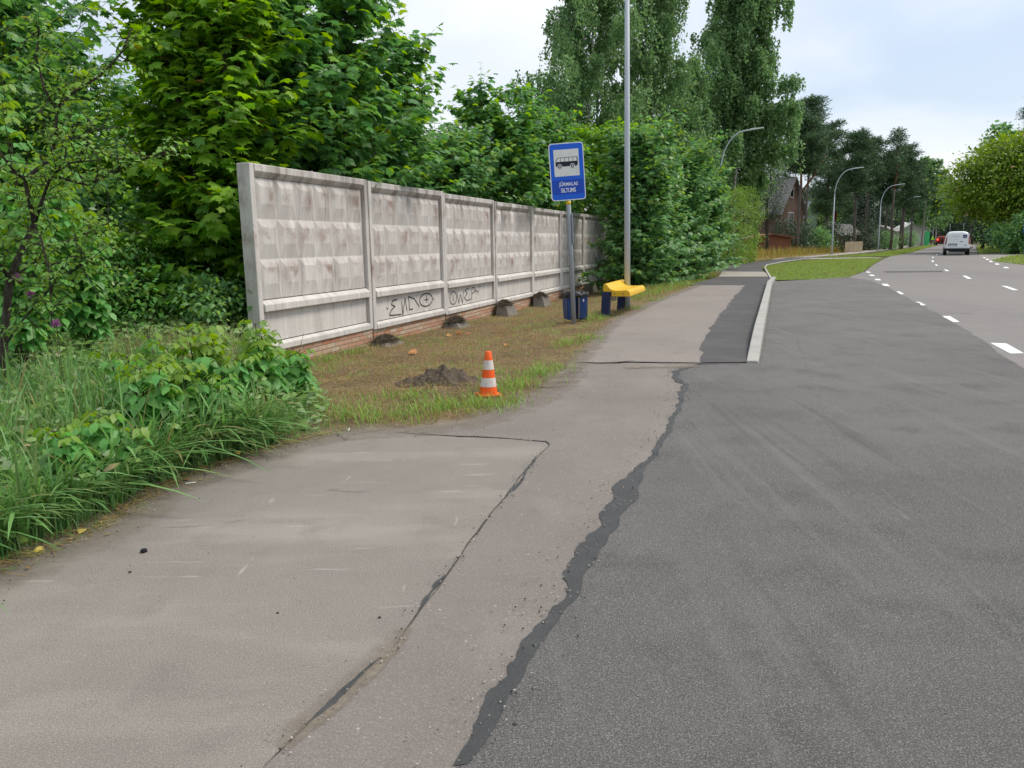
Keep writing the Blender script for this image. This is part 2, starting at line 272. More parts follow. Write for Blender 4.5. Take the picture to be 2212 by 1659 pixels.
LF['maple_pale'] = [leafmat('maple_leaf_sunlit', [(.055, .13, .014), (.080, .165, .016), (.11, .20, .018), (.042, .105, .018)], .47), LF['maple'][1], LF['maple'][2]]
LF['shrub'] = [leafmat('shrub_leaf', [(.034, .086, .034), (.056, .122, .044), (.084, .155, .054), (.043, .10, .038)], .38), leafmat('shrub_leaf_young', [(.11, .19, .03), (.15, .22, .04), (.08, .17, .03)], .4), LF['maple'][2]]
LF['acacia'] = [leafmat('fine_pale_leaf', [(.045, .10, .025), (.07, .14, .03), (.10, .18, .035)], .35), leafmat('fine_yellow_green_leaf', [(.15, .23, .03), (.19, .26, .04), (.12, .2, .03)], .4), LF['maple'][2]]
LF['birch'] = [leafmat('birch_leaf', [(.045, .088, .036), (.065, .118, .046), (.085, .142, .056), (.05, .10, .04)], .36), leafmat('birch_leaf_light', [(.07, .12, .045), (.09, .14, .05)], .3), LF['maple'][2]]
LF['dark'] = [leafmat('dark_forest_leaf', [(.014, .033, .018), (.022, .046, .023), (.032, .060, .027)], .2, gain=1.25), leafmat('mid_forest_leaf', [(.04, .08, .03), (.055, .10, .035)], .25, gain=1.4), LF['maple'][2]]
LF['pine'] = [leafmat('pine_needles', [(.018, .045, .024), (.028, .06, .03), (.042, .075, .033)], .12, .6, gain=1.9), leafmat('pine_needles_light', [(.05, .085, .035), (.065, .10, .04)], .15, .6), leafmat('brown_needles', [(.13, .09, .05), (.16, .11, .06)], .15, .6)]
LF['lime'] = [leafmat('lime_leaf_yellow_green', [(.046, .085, .010), (.066, .105, .012), (.085, .122, .014), (.05, .09, .010)], .38), leafmat('lime_leaf_bright', [(.095, .145, .018), (.08, .13, .018)], .4), leafmat('dry_brown_twig_leaf', [(.13, .085, .045), (.17, .11, .06), (.11, .085, .04)], .2)]
LF['plum'] = [leafmat('plum_leaf', [(.05, .11, .022), (.075, .145, .03), (.10, .175, .035), (.06, .12, .03)], .38), leafmat('plum_leaf_young', [(.16, .24, .035), (.14, .22, .03)], .42), LF['maple'][2]]
LF['elder'] = [leafmat('ash_leaved_sapling_leaf', [(.05, .145, .04), (.07, .175, .045), (.10, .21, .05), (.06, .155, .04)], .4), leafmat('ash_leaved_sapling_tip', [(.16, .29, .04), (.20, .32, .045), (.13, .26, .04)], .42), LF['maple'][2]]
LF['weed'] = [leafmat('weed_leaf', [(.055, .11, .03), (.085, .15, .045), (.12, .18, .06), (.07, .13, .045)], .35), leafmat('grey_green_weed_leaf', [(.10, .14, .075), (.13, .17, .09)], .3), leafmat('dry_straw_leaf', [(.30, .24, .12), (.38, .31, .17)], .3)]
LF['grass'] = [leafmat('coarse_grass_blade', [(.035, .085, .025), (.06, .13, .035), (.09, .17, .055), (.05, .11, .04)], .3), leafmat('pale_grass_blade', [(.13, .21, .07), (.17, .25, .09)], .35), leafmat('dry_grass_blade', [(.30, .23, .10), (.40, .32, .16), (.24, .19, .08)], .3)]
LF['mown'] = [leafmat('cut_straw', [(.30, .21, .075), (.37, .27, .11), (.22, .15, .06), (.15, .10, .045)], .2), leafmat('mown_green_blade', [(.06, .12, .025), (.09, .16, .03), (.12, .19, .04)], .3), leafmat('old_brown_blade', [(.16, .12, .05), (.12, .085, .04)], .2)]
LF['meadow'] = [leafmat('yellow_meadow_stalk', [(.30, .22, .06), (.36, .27, .08), (.25, .2, .06)], .3), leafmat('green_meadow_stalk', [(.12, .17, .04), (.16, .2, .05)], .3), LF['maple'][2]]
LF['lawn'] = [leafmat('lawn_blade', [(.10, .155, .03), (.12, .175, .035), (.15, .185, .05)], .35, gain=1.9), leafmat('lawn_blade_dry', [(.24, .22, .08), (.2, .2, .07)], .3), LF['maple'][2]]

# ------------------------------------------------------------------ foliage engine
def fan(outline, c, droop=0.25, fold=0.0):
    pts = [c] + outline; v = np.array([(x, y, -droop * (x * x * 1.3 + max(0, y - .3) ** 2) + fold * abs(x)) for x, y in pts])
    k = len(outline); return v, np.array([(0, 1 + i, 1 + (i + 1) % k) for i in range(k)])
_h = [(.05, -.02), (.22, -.10), (.50, -.06), (.37, .14), (.52, .24), (.68, .47), (.45, .47), (.50, .64), (.25, .56), (.28, .78), (.11, .82)]
TPL = {
    'maple': fan([(0, .0)] + _h + [(0, 1.08)] + [(-x, y) for x, y in _h[::-1]], (0, .3), .33),
    'maple_far': fan([(0, 0), (.45, -.05), (.36, .18), (.66, .48), (.3, .56), (0, 1.05), (-.3, .56), (-.66, .48), (-.36, .18), (-.45, -.05)], (0, .3), .33),
    'oval': fan([(0, 0), (.24, .25), (.27, .55), (0, 1.0), (-.27, .55), (-.24, .25)], (0, .45), .35, .12),
    'lance': fan([(0, 0), (.13, .3), (.10, .65), (0, 1.0), (-.10, .65), (-.13, .3)], (0, .45), .4, .1),
    'diamond': (np.array([(0, 0, 0), (.36, .45, 0), (0, 1, -.12), (-.36, .45, 0)], float), np.array([(0, 1, 3), (1, 2, 3)])),
    'needle': (np.array([(-.13, 0, 0), (.13, 0, 0), (0, 1, 0)], float), np.array([(0, 1, 2)])),
    'heart': fan([(0, .05), (.28, -.03), (.45, .2), (.36, .5), (0, 1.0), (-.36, .5), (-.45, .2), (-.28, -.03)], (0, .35), .3, .1),
}
TPL['strand'] = (np.array([(-.03, 0, 0), (.03, 0, 0), (.02, .6, .03), (-.02, .6, .03), (0, 1, -.04)], float), np.array([(0, 1, 2), (0, 2, 3), (3, 2, 4)]))
class Leaves:
    def __init__(s): s.P = []; s.Y = []; s.N = []; s.S = []; s.M = []
    def add(s, P, Y, N, S, M):
        n = len(P)
        s.P.append(P); s.Y.append(np.broadcast_to(Y, (n, 3))); s.N.append(np.broadcast_to(N, (n, 3))); s.S.append(np.broadcast_to(S, (n,))); s.M.append(np.broadcast_to(M, (n,)))
    def cat(s): return [np.concatenate(a) for a in (s.P, s.Y, s.N, s.S, s.M)]
    def build(s, name, tpl, mats, parent=None, keep=None):
        P, Y, N, S, M = s.cat()
        if keep is not None: k = keep(P); P, Y, N, S, M = P[k], Y[k], N[k], S[k], M[k]
        tv, tt = TPL[tpl]; Y = nrm(Y); X = nrm(np.cross(Y, N)); N = np.cross(X, Y)
        V = P[:, None] + S[:, None, None] * (tv[None, :, 0:1] * X[:, None] + tv[None, :, 1:2] * Y[:, None] + tv[None, :, 2:3] * N[:, None])
        T = tt[None] + (np.arange(len(P)) * len(tv))[:, None, None]
        me = tri_mesh(name, V.reshape(-1, 3), T.reshape(-1, 3), np.repeat(M, len(tt)))
        return link(name, me, mats, parent)
class Sticks:
    """thin three-sided twigs, vectorised"""
    def __init__(s): s.A = []; s.B = []; s.ra = []; s.rb = []
    def add(s, A, B, ra, rb):
        A = np.atleast_2d(A); B = np.atleast_2d(B); n = len(A); s.A.append(A); s.B.append(B); s.ra.append(np.broadcast_to(ra, (n,))); s.rb.append(np.broadcast_to(rb, (n,)))
    def mesh(s, k=3, keep=None):
        A = np.concatenate(s.A); B = np.concatenate(s.B); ra = np.concatenate(s.ra); rb = np.concatenate(s.rb)
        if keep is not None: q = keep(A) & keep(B); A, B, ra, rb = A[q], B[q], ra[q], rb[q]
        d = nrm(B - A); ref = np.where(np.abs(d[:, 2:3]) > .8, np.array([[1., 0, 0]]), np.array([[0, 0, 1.]])); u = nrm(np.cross(d, ref)); w = np.cross(d, u)
        ring = [];
        for j in range(k):
            a = 2 * math.pi * j / k; ring.append(math.cos(a) * u + math.sin(a) * w)
        ring = np.stack(ring, 1)
        V = np.concatenate([A[:, None] + ra[:, None, None] * ring, B[:, None] + rb[:, None, None] * ring], 1)
        T = []
        for j in range(k): j2 = (j + 1) % k; T += [(j, j2, k + j2), (j, k + j2, k + j)]
        T = np.array(T)[None] + (np.arange(len(A)) * 2 * k)[:, None, None]
        return V.reshape(-1, 3), T.reshape(-1, 3)
    def build(s, name, m, parent=None, k=3, keep=None):
        V, T = s.mesh(k, keep); return link(name, tri_mesh(name, V, T), m, parent)
UP = np.array([0, 0, 1.0])
def jit(r, n, s): return r.normal(0, s, (n, 3))
def twigs(L, S, r, base, d, length, nodes, size, petiole=.6, young=.0, tip_young=.0, droop=.3, yellow=0.0, pairs=True):
    n = len(base); d = nrm(d); side = nrm(np.cross(d, UP) + 1e-6)
    S.add(base, base + d * length[:, None], .006, .002)
    for j in range(nodes):
        t = (j + 1) / nodes; pos = base + d * (length * t)[:, None]
        last = j == nodes - 1
        for sg in (-1, 1) if pairs else ((-1,) if j % 2 else (1,)):
            Y = side * sg * (.25 if last else .9) + d * (.9 if last else .35) + np.array([0, 0, -droop]) + jit(r, n, .28)
            Y = nrm(Y); N = UP + jit(r, n, .32) + d * .35
            sz = size * r.uniform(.65, 1.15, n) * (0.75 if last else 1)
            M = np.where(r.random(n) < (young + (tip_young if t > .6 else 0)), 1, 0); M = np.where(r.random(n) < yellow, 2, M)
            L.add(pos + Y * (sz * petiole)[:, None], Y, N, sz, M)
def prof_cone(t): return np.clip(1.0 - .72 * t, .12, 1) * np.clip(t * 5 + .35, 0, 1)
def prof_round(t): return np.clip(np.sin(np.pi * np.clip(.16 + .80 * t, 0, 1)) ** .75, .15, 1)
def maple(name, loc, h, r, seed, label, cat='tree', group=None, leaf=.18, stems=5, nb=28, tpl='maple', mats='maple', prof=prof_round, young=.05, tip=.25, yellow=.0015, keep=None, low=.06, sub=7, nodes=4, spikes=True, trunkmat='bark', leaf_part='crown'):
    g = rad(seed); root = empty(name, loc); tag(root, label, cat, group)
    kp = (lambda P: keep(P + np.array(loc))) if keep else None
    L = Leaves(); S = Sticks(); tr = MB()
    for s in range(stems):
        a = 2 * math.pi * (s + g.random() * .6) / stems; sp = r * g.uniform(.15, .42) if stems > 1 else r * .08; hh = h * (g.uniform(.72, 1.0) if s else 1.0)
        pts = []
        for t in np.linspace(0, 1, 7): pts.append(np.array([math.cos(a) * sp * t ** .8 + .05 * math.cos(a) + g.normal(0, .03), math.sin(a) * sp * t ** .8 + .05 * math.sin(a) + g.normal(0, .03), hh * .97 * t]))
        pts[0][2] = -.05
        tr.tube(pts, [max(.008, (.012 * h) * (1 - t) ** .9 + .006) for t in np.linspace(0, 1, 7)], 7)
        pa = np.array(pts); tt = np.linspace(0, 1, 7)
        for b in range(nb):
            t = low + (1 - low) * (b + g.random() * .7) / nb; p = np.array([np.interp(t, tt, pa[:, k]) for k in range(3)])
            az = 2.4 * b + g.uniform(-.5, .5) + s; ln = r * float(prof(t)) * g.uniform(.5, 1.2) * .85
            up = .25 + .55 * t + g.normal(0, .12); d0 = nrm(np.array([math.cos(az), math.sin(az), up])); mid = p + d0 * ln * .55; d1 = nrm(d0 + np.array([0, 0, .18 - .25 * (t < .35)])); end = mid + d1 * ln * .5
            S.add(p, mid, .010 + .004 * ln, .008); S.add(mid, end, .008, .004)
            q = np.linspace(.22, 1, sub) + g.uniform(-.04, .04, sub); base = np.where((q < .55)[:, None], p + (mid - p) * (q / .55)[:, None], mid + (end - mid) * ((q - .55) / .45)[:, None])
            sd = nrm(np.cross(d1, UP)); sgn = np.where(np.arange(sub) % 2, 1, -1)
            td = d1 * g.uniform(.4, 1.0, (sub, 1)) + sd * (sgn * g.uniform(.3, 1.0, sub))[:, None] + UP * g.uniform(-.1, .45, (sub, 1)); td[-1] = d1
            twigs(L, S, g, base, td, g.uniform(.22, .5, sub) * (r / 1.6) ** .3, nodes, leaf, young=young, tip_young=tip * (.3 + t), yellow=yellow, droop=.55)
        if spikes:
            for k in range(3):
                az = g.random() * 6.28; p = pa[-1] * 1.0 + np.array([math.cos(az), math.sin(az), 0]) * g.uniform(0, .45) * min(1, r / 1.6); p[2] -= g.uniform(.1, .8)
                n = 7; ln = g.uniform(.5, 1.1); S.add(p, p + UP * ln, .007, .003)
                zz = np.linspace(.1, 1, n); az2 = np.where(np.arange(n) % 2, 0, 1.57) + g.random() * 3
                for sg in (0, math.pi):
                    Y = np.stack([np.cos(az2 + sg), np.sin(az2 + sg), -.15 + 0 * az2], 1) + jit(g, n, .1); sz = leaf * (1.0 - .70 * zz) * g.uniform(.8, 1.1, n)
                    L.add(p + UP * (zz * ln)[:, None] + Y * (sz * .5)[:, None], Y, UP + jit(g, n, .2), sz, np.where(g.random(n) < tip, 1, 0))
    tr.build('trunk', MT[trunkmat], root, smooth=True)
    L.build(leaf_part, tpl, LF[mats], root, kp); S.build('branches', MT['twig'], root, keep=kp); return root
def clump_tree(name, loc, h, r, seed, label, cat='tree', group=None, crown0=.15, nc=60, per=90, leaf=.14, tpl='oval', mats='dark', spread=.42, trunk_r=None, trunkmat='bark', ell=None, light=.15, brown=0.0, limbs=True, lean=(0, 0)):
    """tapered trunk, a limb to every clump, leaf clumps filling an uneven egg-shaped crown"""
    g = rad(seed); root = empty(name, loc); tag(root, label, cat, group); L = Leaves(); S = Sticks(); tr = MB()
    tr_r = trunk_r or .018 * h; pts = [np.array([lean[0] * t + g.normal(0, .01 * h) * (t > 0), lean[1] * t + g.normal(0, .01 * h) * (t > 0), h * .93 * t - .05]) for t in np.linspace(0, 1, 7)]
    tr.tube(pts, [tr_r * (1 - .88 * t) for t in np.linspace(0, 1, 7)], 8); tr.build('trunk', MT[trunkmat], root, smooth=True); pa = np.array(pts); tt = np.linspace(0, 1, 7)
    rx, ry = (ell or (r, r))
    for c in range(nc):
        t = crown0 + (1 - crown0) * ((c + g.random()) / nc); prof = math.sin(math.pi * min(1, .18 + .78 * (t - crown0) / (1 - crown0))) ** .6
        az = 2.39996 * c + g.normal(0, .3); rr = prof * g.uniform(.35, 1.05) ** .6; q = np.array([np.interp(t * .9, tt, pa[:, k]) for k in range(3)])
        p = np.array([q[0] + math.cos(az) * rx * rr, q[1] + math.sin(az) * ry * rr, h * t])
        if limbs:
            lo = np.array([np.interp(max(.1, t - .16), tt, pa[:, k]) for k in range(3)]); mid = (lo + p) / 2 + UP * .06 * r; S.add(lo, mid, .004 * h * .6, .003 * h * .6); S.add(mid, p, .003 * h * .6, .008)
        n = int(per * g.uniform(.6, 1.3)); s = spread * r * g.uniform(.6, 1.15)
        off = g.normal(0, 1, (n, 3)) * np.array([.5, .5, .34]) * s; out = nrm(off + nrm(p - np.array([q[0], q[1], h * .45])) * s * .5)
        L.add(p + off, out * .7 + jit(g, n, .5) - UP * .35, UP + out * .6 + jit(g, n, .4), leaf * g.uniform(.6, 1.25, n), np.where(g.random(n) < brown, 2, np.where(g.random(n) < light * (.4 + 1.2 * g.random()), 1, 0)))
    L.build('crown', tpl, LF[mats], root); S.build('branches', MT['twig'], root); return root
def birch(name, loc, h, r, seed, label, group=None, nlimb=34, strands=26, leaf=.1, per=26, crown0=.22, mats='birch', lean=(.3, 0), trunk_r=.14):
    g = rad(seed); root = empty(name, loc); tag(root, label, 'tree', group); L = Leaves(); S = Sticks(); tr = MB()
    pts = [np.array([lean[0] * t * t + g.normal(0, .07) * (t > 0), lean[1] * t + g.normal(0, .07) * (t > 0), h * t - .05]) for t in np.linspace(0, 1, 9)]
    tr.tube(pts, [trunk_r * (1 - .92 * t) for t in np.linspace(0, 1, 9)], 8); tr.build('trunk', MT['bark_birch'], root, smooth=True); pa = np.array(pts); tt = np.linspace(0, 1, 9)
    for i in range(nlimb):
        t = crown0 + (1 - crown0) * (i + g.random()) / nlimb; p = np.array([np.interp(t, tt, pa[:, k]) for k in range(3)]); az = 2.4 * i + g.normal(0, .4)
        ln = r * g.uniform(.55, 1.15) * (1.15 - .75 * t); d = nrm(np.array([math.cos(az), math.sin(az), .75])); m1 = p + d * ln * .6; e = m1 + nrm(np.array([math.cos(az), math.sin(az), .1])) * ln * .55
        S.add(p, m1, .035, .02); S.add(m1, e, .02, .01)
        q = g.uniform(.25, 1.08, strands); b = np.where((q < .55)[:, None], p + (m1 - p) * (q / .55)[:, None], m1 + (e - m1) * ((q - .55) / .45)[:, None]) + g.normal(0, .22, (strands, 3)) * np.array([1, 1, .6])
        sl = g.uniform(.5, 2.1, strands) * (.6 + .5 * q); tilt = g.normal(0, .13, (strands, 2)); dn = np.concatenate([tilt, -np.ones((strands, 1))], 1)
        S.add(b, b + dn * sl[:, None], .006, .003)
        for k in range(per):
            u = (k + g.random(strands)) / per; P = b + dn * (sl * u)[:, None] + g.normal(0, .07, (strands, 3)); Y = jit(g, strands, .6) - UP * .7
            L.add(P, Y, jit(g, strands, 1.0) + UP * .3, leaf * g.uniform(.7, 1.3, strands), np.where(g.random(strands) < .12, 1, 0))
    L.build('crown', 'diamond', LF[mats], root); S.build('branches', MT['twig'], root); return root
def pine(name, loc, h, r, seed, label, group=None, crown0=.45, nc=58, per=95, trunk_r=.19, lean=(0, 0), fork=None, light=.2, flat=.3):
    g = rad(seed); root = empty(name, loc); tag(root, label, 'pine tree', group); L = Leaves(); S = Sticks(); tr = MB()
    pts = [np.array([lean[0] * t + g.normal(0, .05) * (t > 0), lean[1] * t, h * .97 * t - .05]) for t in np.linspace(0, 1, 9)]; rr = [trunk_r * (1 - .8 * t) for t in np.linspace(0, 1, 9)]
    tr.tube(pts[:5], rr[:5], 8, 0); tr.tube(pts[4:], rr[4:], 8, 1); pa = np.array(pts); tt = np.linspace(0, 1, 9)
    if fork is not None:
        z0, dx, dz = fork; p = np.array([np.interp(z0 / h, tt, pa[:, k]) for k in range(3)]); tr.tube([p, p + np.array([dx * .5, 0, dz * .45]), p + np.array([dx, .2, dz])], [trunk_r * .6, trunk_r * .5, trunk_r * .3], 7, 1)
    tr.build('trunk', [MT['bark_grey'], MT['bark_pine']], root, smooth=True)
    for c in range(nc):
        t = crown0 + (1 - crown0) * (c + g.random()) / nc; u = (t - crown0) / (1 - crown0); az = 2.4 * c + g.normal(0, .5); ln = r * g.uniform(.35, 1.05) * (1.0 - .62 * u ** 1.4) * (.55 + .45 * min(1, u * 4))
        p = np.array([np.interp(t * .97, tt, pa[:, k]) for k in range(3)]); e = p + np.array([math.cos(az) * ln, math.sin(az) * ln, g.uniform(-.12, .35) * ln]); S.add(p, e, .03, .012)
        for q in (.5, .8, 1.0):
            cpt = p + (e - p) * q + jit(g, 1, .15)[0]; n = int(per * g.uniform(.6, 1.2)); off = g.normal(0, 1, (n, 3)) * np.array([.42, .42, flat * .6]) * (.5 + .25 * r * .4)
            L.add(cpt + off, off * 1.2 + jit(g, n, .35) + UP * .25, jit(g, n, 1.0), g.uniform(.2, .42, n), np.where(g.random(n) < light, 1, 0))
    L.build('crown', 'needle', LF['pine'], root); S.build('branches', MT['twig'], root); return root
def inpoly(P, poly):
    x, y = P[:, 0], P[:, 1]; c = np.zeros(len(P), bool); n = len(poly)
    for i in range(n):
        x0, y0 = poly[i][:2]; x1, y1 = poly[(i + 1) % n][:2]; cond = ((y0 > y) != (y1 > y)); xi = (x1 - x0) * (y - y0) / ((y1 - y0) if abs(y1 - y0) > 1e-9 else 1e-9) + x0; c ^= cond & (x < xi)
    return c
def scatter(g, poly, n, dens=None):
    poly = np.array(poly)[:, :2]; lo, hi = poly.min(0), poly.max(0); out = []; k = 0
    while k < n:
        p = g.uniform(lo, hi, (n * 2, 2)); p = p[inpoly(p, poly)]
        if dens is not None: p = p[g.random(len(p)) < dens(p)]
        out.append(p); k += len(p)
        if len(out) > 60: break
    return np.concatenate(out)[:n]
def blades(g, P, h, w, lean=.5, seg=4, M=0, z0=-.02, az=None):
    """arching grass blades: returns verts, tris, mats"""
    n = len(P); z0 = z0 + GZ(P); az = g.uniform(0, 6.283, n) if az is None else az; d = np.stack([np.cos(az), np.sin(az)], 1); sd = np.stack([-np.sin(az), np.cos(az)], 1); cur = np.abs(g.normal(lean, lean * .5, n))
    V = np.zeros((n, 2 * seg + 1, 3))
    for i in range(seg + 1):
        t = i / seg; bend = cur * t * t; z = h * (t - .38 * cur * t ** 2.6); xy = P + d * (h * bend * .8)[:, None]
        if i == seg: V[:, 2 * seg, :2] = xy; V[:, 2 * seg, 2] = z + z0
        else:
            ww = w * (1 - t * .55)
            V[:, 2 * i, :2] = xy - sd * ww[:, None]; V[:, 2 * i + 1, :2] = xy + sd * ww[:, None]; V[:, 2 * i, 2] = z + z0; V[:, 2 * i + 1, 2] = z + z0
    T = []
    for i in range(seg - 1): T += [(2 * i, 2 * i + 1, 2 * i + 3), (2 * i, 2 * i + 3, 2 * i + 2)]
    T.append((2 * seg - 2, 2 * seg - 1, 2 * seg)); T = np.array(T)
    F = T[None] + (np.arange(n) * (2 * seg + 1))[:, None, None]
    return V.reshape(-1, 3), F.reshape(-1, 3), np.repeat(np.broadcast_to(M, (n,)), len(T))
def merge(parts):
    V, T, M = [], [], []; k = 0
    for v, t, m in parts: V.append(v); T.append(t + k); M.append(m); k += len(v)
    return np.concatenate(V), np.concatenate(T), np.concatenate(M)
def grass(name, parts, mats, label=None):
    V, T, M = merge(parts); o = link(name, tri_mesh(name, V, T, M), mats); o['kind'] = 'stuff'
    if label: o['label'] = label
    return o

# ------------------------------------------------------------------ ground sheets
def jag(pts, step, amp, seed, rough=.5):
    """polyline with a broken, uneven edge: coarse lobes plus finer bites"""
    out = []; run = 0.0; st = step * .45; tot = sum(np.linalg.norm(np.array(b[:2]) - np.array(a[:2])) for a, b in zip(pts[:-1], pts[1:]))
    for a, b in zip(pts[:-1], pts[1:]):
        a = np.array(a[:2]); b = np.array(b[:2]); L = np.linalg.norm(b - a); n = max(1, int(L / st)); nn = np.array([-(b - a)[1], (b - a)[0]]) / (L + 1e-9)
        for i in range(n):
            t = i / n; q = (run + L * t) / step; w = mnoise.fractal(Vector((q * .16, seed * 7.7, 0)), .80, 2.1, 6) * 2.0 * min(1, (run + L * t) / .35, (tot - run - L * t) / .35)
            out.append(a + (b - a) * t + nn * amp * w)
        run += L
    out.append(np.array(pts[-1][:2])); return out
def sheet(name, poly, z, m, kind='structure', label=None):
    bm = bmesh.new(); vs = [bm.verts.new((p[0], p[1], z)) for p in poly]; f = bm.faces.new(vs)
    if f.normal.z < 0 or f.calc_area() and (f.normal_update() or f.normal.z < 0): f.normal_flip()
    bmesh.ops.triangulate(bm, faces=[f], ngon_method='EAR_CLIP'); me = bpy.data.meshes.new(name); bm.to_mesh(me); bm.free()
    o = link(name, me, m); o['kind'] = kind
    if label: o['label'] = label
    return o
def gp(*pp): return [G(x, y)[:2] for x, y in pp]

EDGE_L = gp((-700, 1640), (-250, 1345), (0, 1225), (90, 1190), (180, 1150), (330, 1062), (450, 1010), (600, 962), (720, 934), (800, 928), (900, 924), (1000, 912), (1100, 880), (1170, 842), (1225, 800), (1262, 762), (1290, 728), (1330, 692), (1400, 658), (1480, 627), (1505, 617))
EDGE_R = gp((985, 1659), (1040, 1545), (1060, 1500), (1120, 1420), (1178, 1335), (1225, 1262), (1245, 1195), (1290, 1140), (1316, 1085), (1330, 1045), (1395, 1003), (1440, 930), (1468, 865), (1475, 832), (1452, 818), (1456, 803), (1515, 786))
EDGE_R2 = gp((1515, 786), (1508, 772), (1520, 738), (1548, 690), (1580, 650), (1610, 617))
FD = np.array([.34, 1.0]) / math.hypot(.34, 1); FANG = math.atan2(FD[1], FD[0]); FN = np.array([-FD[1], FD[0]])      # FN points behind the fence
F0 = np.array([-3.4, 10.4]); PL = 3.15; NP = 8
def fence_local(P): q = P[:, :2] - F0; return q @ FD, q @ FN
VERGE = gp((560, 800), (640, 880), (720, 934), (800, 928), (900, 924), (1000, 912), (1100, 880), (1170, 842), (1225, 800), (1262, 762), (1290, 728), (1330, 692), (1400, 658), (1480, 627), (1505, 617), (1545, 600), (1552, 585), (1560, 572), (1585, 566), (1500, 570), (1420, 590), (1300, 600), (1150, 625), (960, 670), (800, 712), (640, 750), (540, 768))
EDGE_A = np.array([p[:2] for p in EDGE_L])
def sstep(t): t = np.clip(t, 0, 1); return t * t * (3 - 2 * t)
def edge_info(P):
    """distance to the pavement edge and whether a point lies on the grass side of it"""
    d = np.full(len(P), 99.0); left = np.zeros(len(P), bool)
    for a, b in zip(EDGE_A[:-1], EDGE_A[1:]):
        ab = b - a; t = np.clip(((P - a) @ ab) / (ab @ ab), 0, 1); r = P - a - t[:, None] * ab; q = np.linalg.norm(r, axis=1); m = q < d - 1e-6
        d = np.where(m, q, d); left = np.where(m, ab[0] * r[:, 1] - ab[1] * r[:, 0] > 0, left)
    return d, left
def dist_edge(P): return edge_info(np.asarray(P)[:, :2])[0]
def GZ(P):
    """the verge falls away from the pavement towards the fence"""
    P = np.atleast_2d(np.asarray(P, float))[:, :2]; a, b = fence_local(P); d, left = edge_info(P)
    zf = (.21 + .013 * np.clip(a, 0, 11)) * sstep((a + 3.2) / 3.2) * (1 - sstep((a - 24) / 6))
    f = np.where(b < 0, sstep(d / (d + np.abs(b) + 1e-3) * 1.08) * left, 1 - sstep((b - 3) / 4))
    return -zf * f
def gz(p): return float(GZ(np.array([p[:2]]))[0])
def Gs(px, py):
    z = 0.0
    for _ in range(8): q = G(px, py, z); z = gz(q)
    return np.array([q[0], q[1], z])
xs_ = np.arange(-15, 12.01, .16); ys_ = np.arange(1.0, 46.01, .2); XX, YY = np.meshgrid(xs_, ys_); PP = np.stack([XX.ravel(), YY.ravel()], 1); ZZ = GZ(PP) - .012
bump_ = np.array([mnoise.fractal(Vector((x * 1.6, y * 1.6, 0)), 1, 2, 4) for x, y in PP]); dd_, lf_ = edge_info(PP); ZZ += np.where(lf_, np.clip(dd_ - .1, 0, 1) * .022 * bump_, 0); ZZ[~lf_] -= .018
nx_, ny_ = len(xs_), len(ys_); VP_ = [p[:2] for p in VERGE]
ii = (np.arange(ny_ - 1)[:, None] * nx_ + np.arange(nx_ - 1)[None]).ravel(); quad = np.stack([ii, ii + 1, ii + nx_ + 1, ii + nx_], 1); cen = PP[quad].mean(1); inv = inpoly(cen, VP_) | ((dist_edge(cen) < .5) & (np.array(edge_info(cen)[1])))
V3 = np.concatenate([PP, ZZ[:, None]], 1)
for nm_, mk in (('verge', inv), ('ground', ~inv)):
    q = quad[mk]; u, ix = np.unique(q, return_inverse=True); q = ix.reshape(q.shape); T_q = np.concatenate([q[:, [0, 1, 2]], q[:, [0, 2, 3]]]); V_ = V3[u]
    if nm_ == 'ground':
        x0, x1, y0, y1 = xs_[0], xs_[-1], ys_[0], ys_[-1]; k = len(V_); e = -.03
        V_ = np.concatenate([V_, np.array([(-400, -60, e), (400, -60, e), (400, 700, e), (-400, 700, e), (x0, y0, e), (x1, y0, e), (x1, y1, e), (x0, y1, e)])]); F_ = []
        for i in range(4): j = (i + 1) % 4; F_ += [(k + i, k + j, k + 4 + j), (k + i, k + 4 + j, k + 4 + i)]
        T_q = np.concatenate([T_q, np.array(F_)])
    o = link(nm_, tri_mesh(nm_, V_, T_q), MT[nm_], smooth=True); o['kind'] = 'structure'
jl = jag(EDGE_L, .12, .022, 3); jr = jag(EDGE_R, .04, .021, 4); jr2 = jag(EDGE_R2, .08, .03, 5)
JOINT = gp((1290, 786), (1360, 784), (1430, 785), (1515, 786))
# near slab (concrete look) and the pinkish stretch beyond the frost joint
iJ = min(range(len(jl)), key=lambda i: np.linalg.norm(jl[i] - np.array(G(1245, 784)[:2])))
near_edge = [np.array([-1.9, -3.0])] + [p for p in jl[:iJ + 1]]
front = [np.array([-9.0, .2]), np.array([-9, -3.0])]
sheet('driveway', jl[:iJ + 1] + [np.array(p) for p in JOINT] + jr[::-1] + [np.array([-.3, 1.2]), np.array([-.5, -3.0]), np.array([-9.0, -3.0])], 0.0, MT['conc_pave'])
CRK = gp((570, 1659), (650, 1580), (760, 1490), (860, 1390), (905, 1325), (960, 1250), (1040, 1140), (1110, 1050), (1160, 990), (1186, 962), (1180, 955), (1100, 948), (1010, 944), (900, 938), (860, 934))
iE = min(range(len(jl)), key=lambda i: np.linalg.norm(jl[i] - np.array(G(900, 925)[:2])))
sheet('old_pavement', [np.array(p) for p in CRK] + jl[iE:iJ + 1] + [np.array(p) for p in JOINT] + jr[::-1] + [np.array([-.3, 1.2]), np.array([-.5, -2.0]), np.array([-2.0, -2.0])], .004, MT['pave_old'])
sheet('pavement', jl[iJ:] + jr2[::-1] + [np.array(p) for p in JOINT[::-1]], 0.016, MT['pave'])
